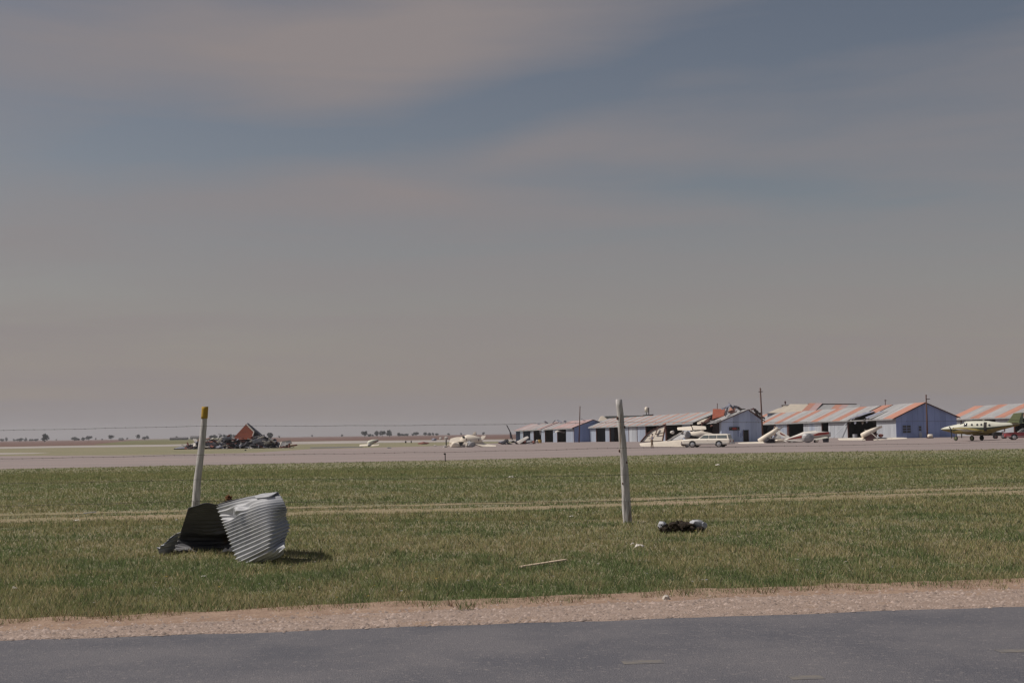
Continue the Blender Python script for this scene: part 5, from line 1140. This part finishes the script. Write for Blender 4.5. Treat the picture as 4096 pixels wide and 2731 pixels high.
c = at(*z4(398, 598), Y + 6); c.z = gz(c.x, c.y); R = thing('wind_marker', c, 'dark stake with a pale ball top left of the cream wreck heap', 'marker'); mb = MB(); mb.tube([c, c + Vector((.02, 0, 1.3))], .1, 8); obj('stake', mb, 'black', R); mb = MB(); mb.blob(c + Vector((0, 0, 1.5)), (.42, .3, .38), 1, .15, 4); obj('ball', mb, 'debris_pale', R)
# small wreck further out
b = grd(1480, 1785); Y = b.y; R = thing('wrecked_airplane', b, 'small far wreck with two stubby pale wings in front of the runway', 'airplane')
def z5(x, y): return (1200 + x / 3.92, 1660 + y / 3.92)
obj('wing', W((*z5(1075, 455), .3), (*z5(938, 460), 0), Y, (0, -1.2, -.30), (0, -1.0, -.30), .22), 'cream', R)
obj('wing', W((*z5(1105, 460), .3), (*z5(1245, 448), .2), Y, (0, -1.2, -.34), (0, -1.0, -.28), .22), 'cream', R)
obj('fuselage', fus([(*z5(1060, 455), .2), (*z5(1090, 435), .2), (*z5(1150, 412), .3), (*z5(1230, 394), .4)], Y, [.3, .5, .42, .2]), 'plane_white', R, smooth=True)
obj('dark_underside', slab([(*z5(1130, 435), -.4), (*z5(1225, 395), -.1), (*z5(1232, 402), -.1), (*z5(1190, 432), -.4)], .1, Y), 'maroon', R)
obj('engine', crumple(at(*z5(1085, 470), Y - .5), (.35, .35, .35), 41, .2), 'alu', R)
# blackened wreckage at the end of the low row
b = grd(2080, 1776); Y = b.y; R = thing('burnt_wreckage', b, 'blackened wreckage with a pale broken wing at the end of the low far row', 'wreckage')
def z6(x, y): return (1980 + x / 11.2, 1690 + y / 11.2)
for k in range(46):
    a = random.Random(500 + k); x = a.uniform(250, 1750); hgt = 170 if 480 < x < 900 else (90 if x < 1300 else 110)
    c = at(*z6(x, 950 - a.uniform(0, hgt)), Y + a.uniform(-1, 1.5)); dv = Vector((a.uniform(-1, 1), a.uniform(-.6, .6), a.uniform(-.3, .35))).normalized() * a.uniform(.4, 1.3)
    mb = MB(); mb.bar(c - dv / 2, c + dv / 2, a.uniform(.1, .7), a.uniform(.03, .25), up=Vector((a.uniform(-.4, .4), -.3, 1)).normalized()); obj('charred_piece', mb, a.choice(['black', 'black', 'debris_dark', 'debris_dark', 'debris_grey', 'debris_red']), R)
obj('broken_wing', W((*z6(960, 850), -1.5), (*z6(1440, 600), -.5), Y, (.55, -.6, -.5), (.4, -.5, -.3), .3), 'debris_pale', R)
obj('upright_sheet', slab([(*z6(650, 430), 1), (*z6(730, 450), 1), (*z6(750, 690), 1), (*z6(680, 700), 1)], .1, Y), 'debris_grey', R)
obj('crumpled_skin', crumple(at(*z6(1470, 850), Y - 1), (.75, .5, .4), 44, .25), 'alu', R)
obj('engine', crumple(at(*z6(1300, 850), Y - 1.2), (.5, .4, .35), 45, .3), 'debris_red', R)
mb = MB(); mb.tube([at(*z6(780, 760), Y + .5), at(*z6(690, 430), Y + .8), at(*z6(525, 110), Y + 1.2)], [.12, .10, .09], 8); tag(obj('leaning_pole', mb, 'debris_dark'), 'dark snapped pole leaning above the blackened wreckage', 'pole')
for (u, v, w_, h_, m, lab, sd) in ((1692, 1776, 44, 9, 'debris_red', 'low reddish scrap lying in the grass short of the runway', 61), (1735, 1762, 22, 11, 'debris_grey', 'bluish grey lump on the field edge beyond the runway', 62), (1763, 1756, 12, 9, 'debris_pale', 'small pale lump beside the bluish grey one on the field edge', 63), (1623, 1771, 6, 10, 'black', 'thin dark stump on the grass by the runway, left of two', 64), (1645, 1771, 5, 10, 'black', 'shorter dark stump on the grass by the runway, right of two', 65), (1557, 1792, 16, 4, 'debris_grey', 'flat grey scrap on the apron right of the small far wreck', 66), (2008, 1772, 28, 9, 'debris_grey', 'bluish torn metal beside the blackened wreckage', 67), (982, 1802, 7, 5, 'black', 'tiny dark lump on the grass in front of the rubble pile', 68), (1740, 1783, 14, 4, 'debris_pale', 'flat pale scrap on the apron left of the cream heap', 69)):
    c = grd(u, v); px = c.y / FPX; tag(obj('field_debris', crumple(c + Vector((0, 0, h_ * px * .4)), (w_ * px / 2, max(.2, w_ * px / 3), h_ * px * .6), sd, .28), m), lab, 'debris')

# ------------------------------------------------------------------ collapsed building
b = grd(930, 1794); Y = b.y; R = thing('collapsed_building', b, 'collapsed building rubble with one red gable still standing out of it', 'rubble')
obj('gable_wall', slab([(986, 1696, 1), (938, 1749, .3), (945, 1760, 0), (1008, 1756, 0), (1014, 1745, .2), (1016, 1726, .5)], .15, Y), 'brick_red', R)
mb = MB(); mb.bar(at(987, 1697, Y + .85), at(1016, 1726, Y + .3), .12, .22); obj('gable_trim', mb, 'debris_pale', R)
mb = MB(); mb.bar(at(1016, 1727, Y + .25), at(1009, 1748, Y), .12, .14); obj('gable_trim', mb, 'debris_pale', R)
obj('fallen_roof', slab([(988, 1694, 1.2), (1038, 1735, 1.2), (1052, 1748, 2), (1018, 1740, 2)], .25, Y), 'debris_grey', R)
obj('attic_shade', slab([(1018, 1726, .7), (1042, 1742, .7), (1036, 1752, .5), (1012, 1750, .5)], .1, Y), 'black', R)  # black slab stands in for the dark hollow under the roof
prof = [(735, 1794), (760, 1778), (800, 1758), (840, 1752), (880, 1752), (930, 1752), (990, 1752), (1030, 1742), (1060, 1740), (1085, 1752), (1110, 1768), (1140, 1785), (1165, 1793)]
pu = [p[0] for p in prof]; pv = [p[1] for p in prof]
mb = MB(); rings = []
for (u, v) in prof:
    vb = 1797 - (u - 930) * .0125; rings.append([at(u, vb, Y - 1.0), at(u, vb - (vb - v) * .5, Y - .6), at(u, v + 5, Y + .6), at(u, v + 9, Y + 3), at(u, vb, Y + 4)])
mb.loft(rings); obj('debris_heap', mb, 'debris_dark', R)
for k in range(230):
    a = random.Random(900 + k); u = a.uniform(738, 1160); vt = float(np.interp(u, pu, pv)); vb = 1796 - (u - 930) * .0125; q = a.random() ** .8
    v = vb - (vb - vt) * q; c = at(u, v, Y - 1.1 + 1.6 * q + a.uniform(-.2, .2))
    ln = a.uniform(.5, 2.3); dv = Vector((a.uniform(-1, 1), a.uniform(-.5, .5), a.uniform(-.35, .45))).normalized() * ln
    m = a.choice(['debris_dark'] * 6 + ['debris_grey'] * 3 + ['debris_pale'] * 3 + ['debris_red'] * 2)
    mb = MB(); mb.bar(c - dv / 2, c + dv / 2, a.uniform(.12, .75), a.uniform(.03, .16), up=Vector((a.uniform(-.6, .6), a.uniform(-.9, .2), 1)).normalized()); obj('debris_piece', mb, m, R)
for (x, y, w_, h_, d_, m) in ((900, 395, .9, .4, .7, 'debris_pale'), (1540, 350, .9, .25, .3, 'debris_pale'), (1640, 430, .9, .5, .3, 'debris_pale'), (1720, 400, 1.1, .25, -.6, 'debris_pale'), (1390, 405, .35, .28, .6, 'debris_pale'), (1000, 365, 1.4, .5, .1, 'debris_grey'), (1480, 400, 1.2, .7, .3, 'debris_grey'), (940, 490, 1.0, .2, .5, 'debris_pale')):
    c = at(650 + x / 3.92, 1660 + y / 3.92, Y - .9); mb = MB(); mb.box(c, (w_ * 1.4, .3, h_), (Vector((math.cos(d_), 0, math.sin(d_))), Vector((0, 1, 0)), Vector((-math.sin(d_), 0, math.cos(d_))))); obj('debris_sheet', mb, m, R, bevel=.05)
R = thing('crushed_trailer', grd(1142, 1789), 'pale crushed metal shell at the end of the rubble pile', 'trailer')
obj('shell', slab([(1116, 1788, 0), (1124, 1768, .5), (1160, 1761, .8), (1167, 1768, .8), (1140, 1780, .2)], .5, Y - 1), 'alu', R)
mb = MB(); mb.bar(at(1118, 1787, Y - 1.6), at(1128, 1766, Y - 1.2), .15, .15); mb.bar(at(1128, 1766, Y - 1.2), at(1164, 1761, Y - 1), .15, .15); mb.bar(at(1142, 1764, Y - 1.1), at(1140, 1786, Y - 1.6), .1, .1); obj('frame', mb, 'debris_pale', R)
mb = MB(); mb.bar(at(1120, 1790, Y - 1.5), at(1186, 1779, Y + 1), .6, .25); obj('chassis', mb, 'debris_red', R)
for (x0, x1, y0, y1, m, lab, sd) in ((190, 420, 490, 540, 'debris_grey', 'flat pale scattered sheets left of the rubble pile', 1), (415, 520, 480, 538, 'debris_dark', 'dark crumpled lump left of the rubble pile', 2), (470, 560, 430, 520, 'debris_pale', 'upturned cream panel behind the yellow-topped post at the rubble pile', 3)):
    u, v = 650 + (x0 + x1) / 2 / 3.92, 1660 + y1 / 3.92; c = at(u, v, Y); px = Y / FPX; tag(obj('field_debris', crumple(c + Vector((0, 0, (y1 - y0) / 3.92 * px * .4)), ((x1 - x0) / 3.92 * px / 2, .8, (y1 - y0) / 3.92 * px * .55), 70 + sd, .3), m), lab, 'debris')

# ------------------------------------------------------------------ trees and houses on the horizon
def tree(u, wpx, hpx, Y, label, seed, group='trees along the far horizon', fill=1.0):
    base = at(u, 1750, Y); base.z = gz(base.x, base.y); px = Y / FPX; w_, h_ = wpx * px, hpx * px + 2.4
    rnd = random.Random(seed); R = thing('horizon_tree', base, label, 'tree', group)
    mb = MB(); mb.tube([base, base + Vector((.1, 0, h_ * .35)), base + Vector((.2, 0, h_ * .7))], [w_ * .035, w_ * .028, w_ * .012], 6)
    for k in range(4): 
        a = rnd.uniform(0, 6.28); mb.tube([base + Vector((.1, 0, h_ * .35)), base + Vector((math.cos(a) * w_ * .25, math.sin(a) * w_ * .25, h_ * .65))], [w_ * .018, w_ * .006], 5)
    obj('trunk', mb, 'bark', R)
    mb = MB(); n = 260
    lob = [(rnd.uniform(-.30, .30), rnd.uniform(-.3, .3), rnd.uniform(.35, .78), rnd.uniform(.20, .32)) for _ in range(7)]
    for k in range(n):
        lx, ly, lz, lr = rnd.choice(lob); v = Vector((rnd.gauss(0, 1), rnd.gauss(0, 1), rnd.gauss(0, 1))).normalized() * lr * rnd.uniform(.6, 1.05)
        c = base + Vector(((lx + v.x) * w_, (ly + v.y) * w_, max(.06, lz + v.z * .85) * h_)); s = rnd.uniform(.07, .14) * min(w_, h_ * 1.6)
        t1 = Vector((rnd.gauss(0, 1), rnd.gauss(0, 1), rnd.gauss(0, 1))).normalized(); t2 = t1.cross(Vector((rnd.gauss(0, 1), rnd.gauss(0, 1), rnd.gauss(0, 1)))).normalized()
        mb.add([c - t1 * s, c + t2 * s * .7, c + t1 * s, c - t2 * s * .7], [(0, 1, 2, 3)])
    obj('crown', mb, 'leaf_far', R)
GT = 'small dark tree or bush among many along the far horizon'
tl_ = [(178, 30, 21, 1500, 'lone round tree standing in front of the far horizon fields'), (444, 20, 16, 2000, 'isolated round tree on the skyline between two low clumps'), (553, 17, 16, 2100, None), (580, 25, 10, 2200, None), (26, 10, 13, 2300, None), (8, 16, 8, 2400, None), (78, 30, 8, 2400, None), (102, 10, 10, 2400, None), (125, 16, 5, 2500, None), (142, 18, 6, 2500, None), (298, 30, 9, 2200, None), (333, 16, 8, 2300, None), (355, 22, 11, 2300, None), (484, 16, 4, 2600, None), (508, 8, 5, 2600, None), (383, 6, 8, 2400, None), (56, 10, 6, 2500, None), (226, 5, 4, 2500, None), (408, 6, 3, 2500, None),
       (845, 18, 12, 1900, None), (862, 16, 11, 1900, None), (882, 14, 14, 1900, None), (900, 16, 12, 2000, None), (918, 18, 13, 2000, None), (938, 16, 11, 2000, None), (708, 12, 9, 2200, None), (1078, 24, 17, 1500, 'bushy tree just right of the red gable on the skyline'), (1116, 8, 4, 2300, None), (1052, 12, 9, 1900, None), (1249, 7, 5, 2300, None), (1368, 9, 6, 2300, None),
       (1458, 20, 17, 1900, 'pointed dark tree at the start of the short skyline row'), (1478, 14, 6, 2100, None), (1491, 8, 5, 2200, None), (1510, 20, 16, 1900, None), (1530, 22, 16, 1900, None), (1559, 24, 17, 1900, 'broad peaked tree right of the clipped skyline clump'), (1596, 18, 8, 2200, None), (1612, 16, 6, 2300, None), (1628, 12, 5, 2300, None), (1650, 12, 5, 2300, None), (1664, 20, 10, 2200, None), (1700, 14, 9, 2200, None), (1716, 14, 7, 2300, None), (1731, 10, 7, 2300, None), (1748, 14, 5, 2400, None), (1795, 10, 5, 2500, None), (1845, 10, 5, 2500, None), (1902, 8, 8, 2500, None), (1935, 10, 7, 2500, None)]
TL = {553: 'taller tree at the head of the low clump on the ploughed rise', 580: 'low hedge-like clump running right from the taller tree on the rise', 26: 'narrow upright tree rising out of the low hedge line', 78: 'broad low rounded thicket left of the lone round tree', 102: 'small peaked tree just right of the broad low thicket', 298: 'isolated flat-topped thicket out on the bare skyline', 333: 'low left half of the paired skyline bushes', 355: 'taller right half of the paired skyline bushes', 708: 'small tree poking above the long low dark shed',
      1478: 'little shrub at the foot of the pointed skyline tree', 1491: 'second little shrub right of the pointed skyline tree', 1510: 'left half of the clipped-looking twin clump on the skyline', 1530: 'right half of the clipped-looking twin clump on the skyline', 1052: 'shrub close behind the fallen roof of the rubble', 1116: 'tiny bush on the skyline right of the rubble', 1249: 'tiny lone bush on the brown skyline field', 1368: 'tiny spiky bush on the brown skyline field'}
def tree_label(u):
    if u in TL: return TL[u], None
    if u < 160: return 'low bush in the hedge line left of the lone round tree', 'hedge line bushes'
    if u < 600: return 'speck of a bush on the open ploughed skyline', 'skyline specks'
    if u < 960: return 'tree in the skyline row behind the rubble pile and left of the red gable', 'trees behind the rubble'
    if u < 1760: return 'bush in the ragged low row trailing right from the broad peaked tree', 'low skyline row'
    return 'faint far bush above the cream wreck heap', 'faint far bushes'
for i, (u, w_, h_, Y_, lab) in enumerate(tl_):
    l_, g_ = (lab, None) if lab else tree_label(u)
    tree(u, w_ * 1.15, h_ * 1.15, Y_, l_, 1000 + i, g_)
def far_house(u0, u1, hpx, Y, label, roofm='far_roof', wallm='far_wall', name='far_building'):
    a, b_ = at(u0, 1750, Y), at(u1, 1750, Y); z = gz(a.x, a.y); px = Y / FPX; h_ = hpx * px + 1.6
    R = thing(name, Vector(((a.x + b_.x) / 2, Y, z)), label, 'building')
    mb = MB(); mb.box(((a.x + b_.x) / 2, Y, z + h_ * .3), (b_.x - a.x, 9, h_ * .6)); obj('wall', mb, wallm, R)
    y0, y1 = Y - 5, Y + 5; mb = MB(); mb.add([(a.x - .5, y0, z + h_ * .58), (b_.x + .5, y0, z + h_ * .58), (b_.x + .5, Y, z + h_), (a.x - .5, Y, z + h_), (b_.x + .5, y1, z + h_ * .58), (a.x - .5, y1, z + h_ * .58)], [(0, 1, 2, 3), (3, 2, 4, 5), (0, 3, 5), (1, 4, 2), (0, 5, 4, 1)]); obj('roof', mb, roofm, R)
    for k in range(3):
        x = a.x + (b_.x - a.x) * (k + .8) / 3.6; mb = MB(); mb.box((x, Y - 4.53, z + h_ * .32), ((b_.x - a.x) * .09, .06, h_ * .25)); obj('window', mb, 'glass', R)
far_house(682, 750, 6, 1700, 'long low dark shed on the skyline left of the yellow-topped post', 'far_roof', 'far_roof')
far_house(764, 800, 10, 1900, 'pale bluish building on the skyline just left of the yellow-topped post')
far_house(477, 492, 4, 2100, 'tiny low house on the far skyline between trees')

# ------------------------------------------------------------------ air
def haze():
    mb = MB(); mb.box((0, 2600, 24), (13000, 5800, 56)); me = mesh_from(mb, 'haze')
    m = bpy.data.materials.new('haze'); m.use_nodes = True; N = m.node_tree.nodes; N.remove(N['Principled BSDF'])
    v = N.new('ShaderNodeVolumePrincipled'); v.inputs['Density'].default_value = .00011; v.inputs['Color'].default_value = (.92, .94, 1.0, 1); v.inputs['Anisotropy'].default_value = .2
    m.node_tree.links.new(v.outputs[0], N['Material Output'].inputs['Volume']); me.materials.append(m)
    o = bpy.data.objects.new('haze', me); COL.objects.link(o); stuff(o); o['label'] = 'thin pale haze over the plain'; o['category'] = 'haze'
USE_HAZE = True
if USE_HAZE: haze()
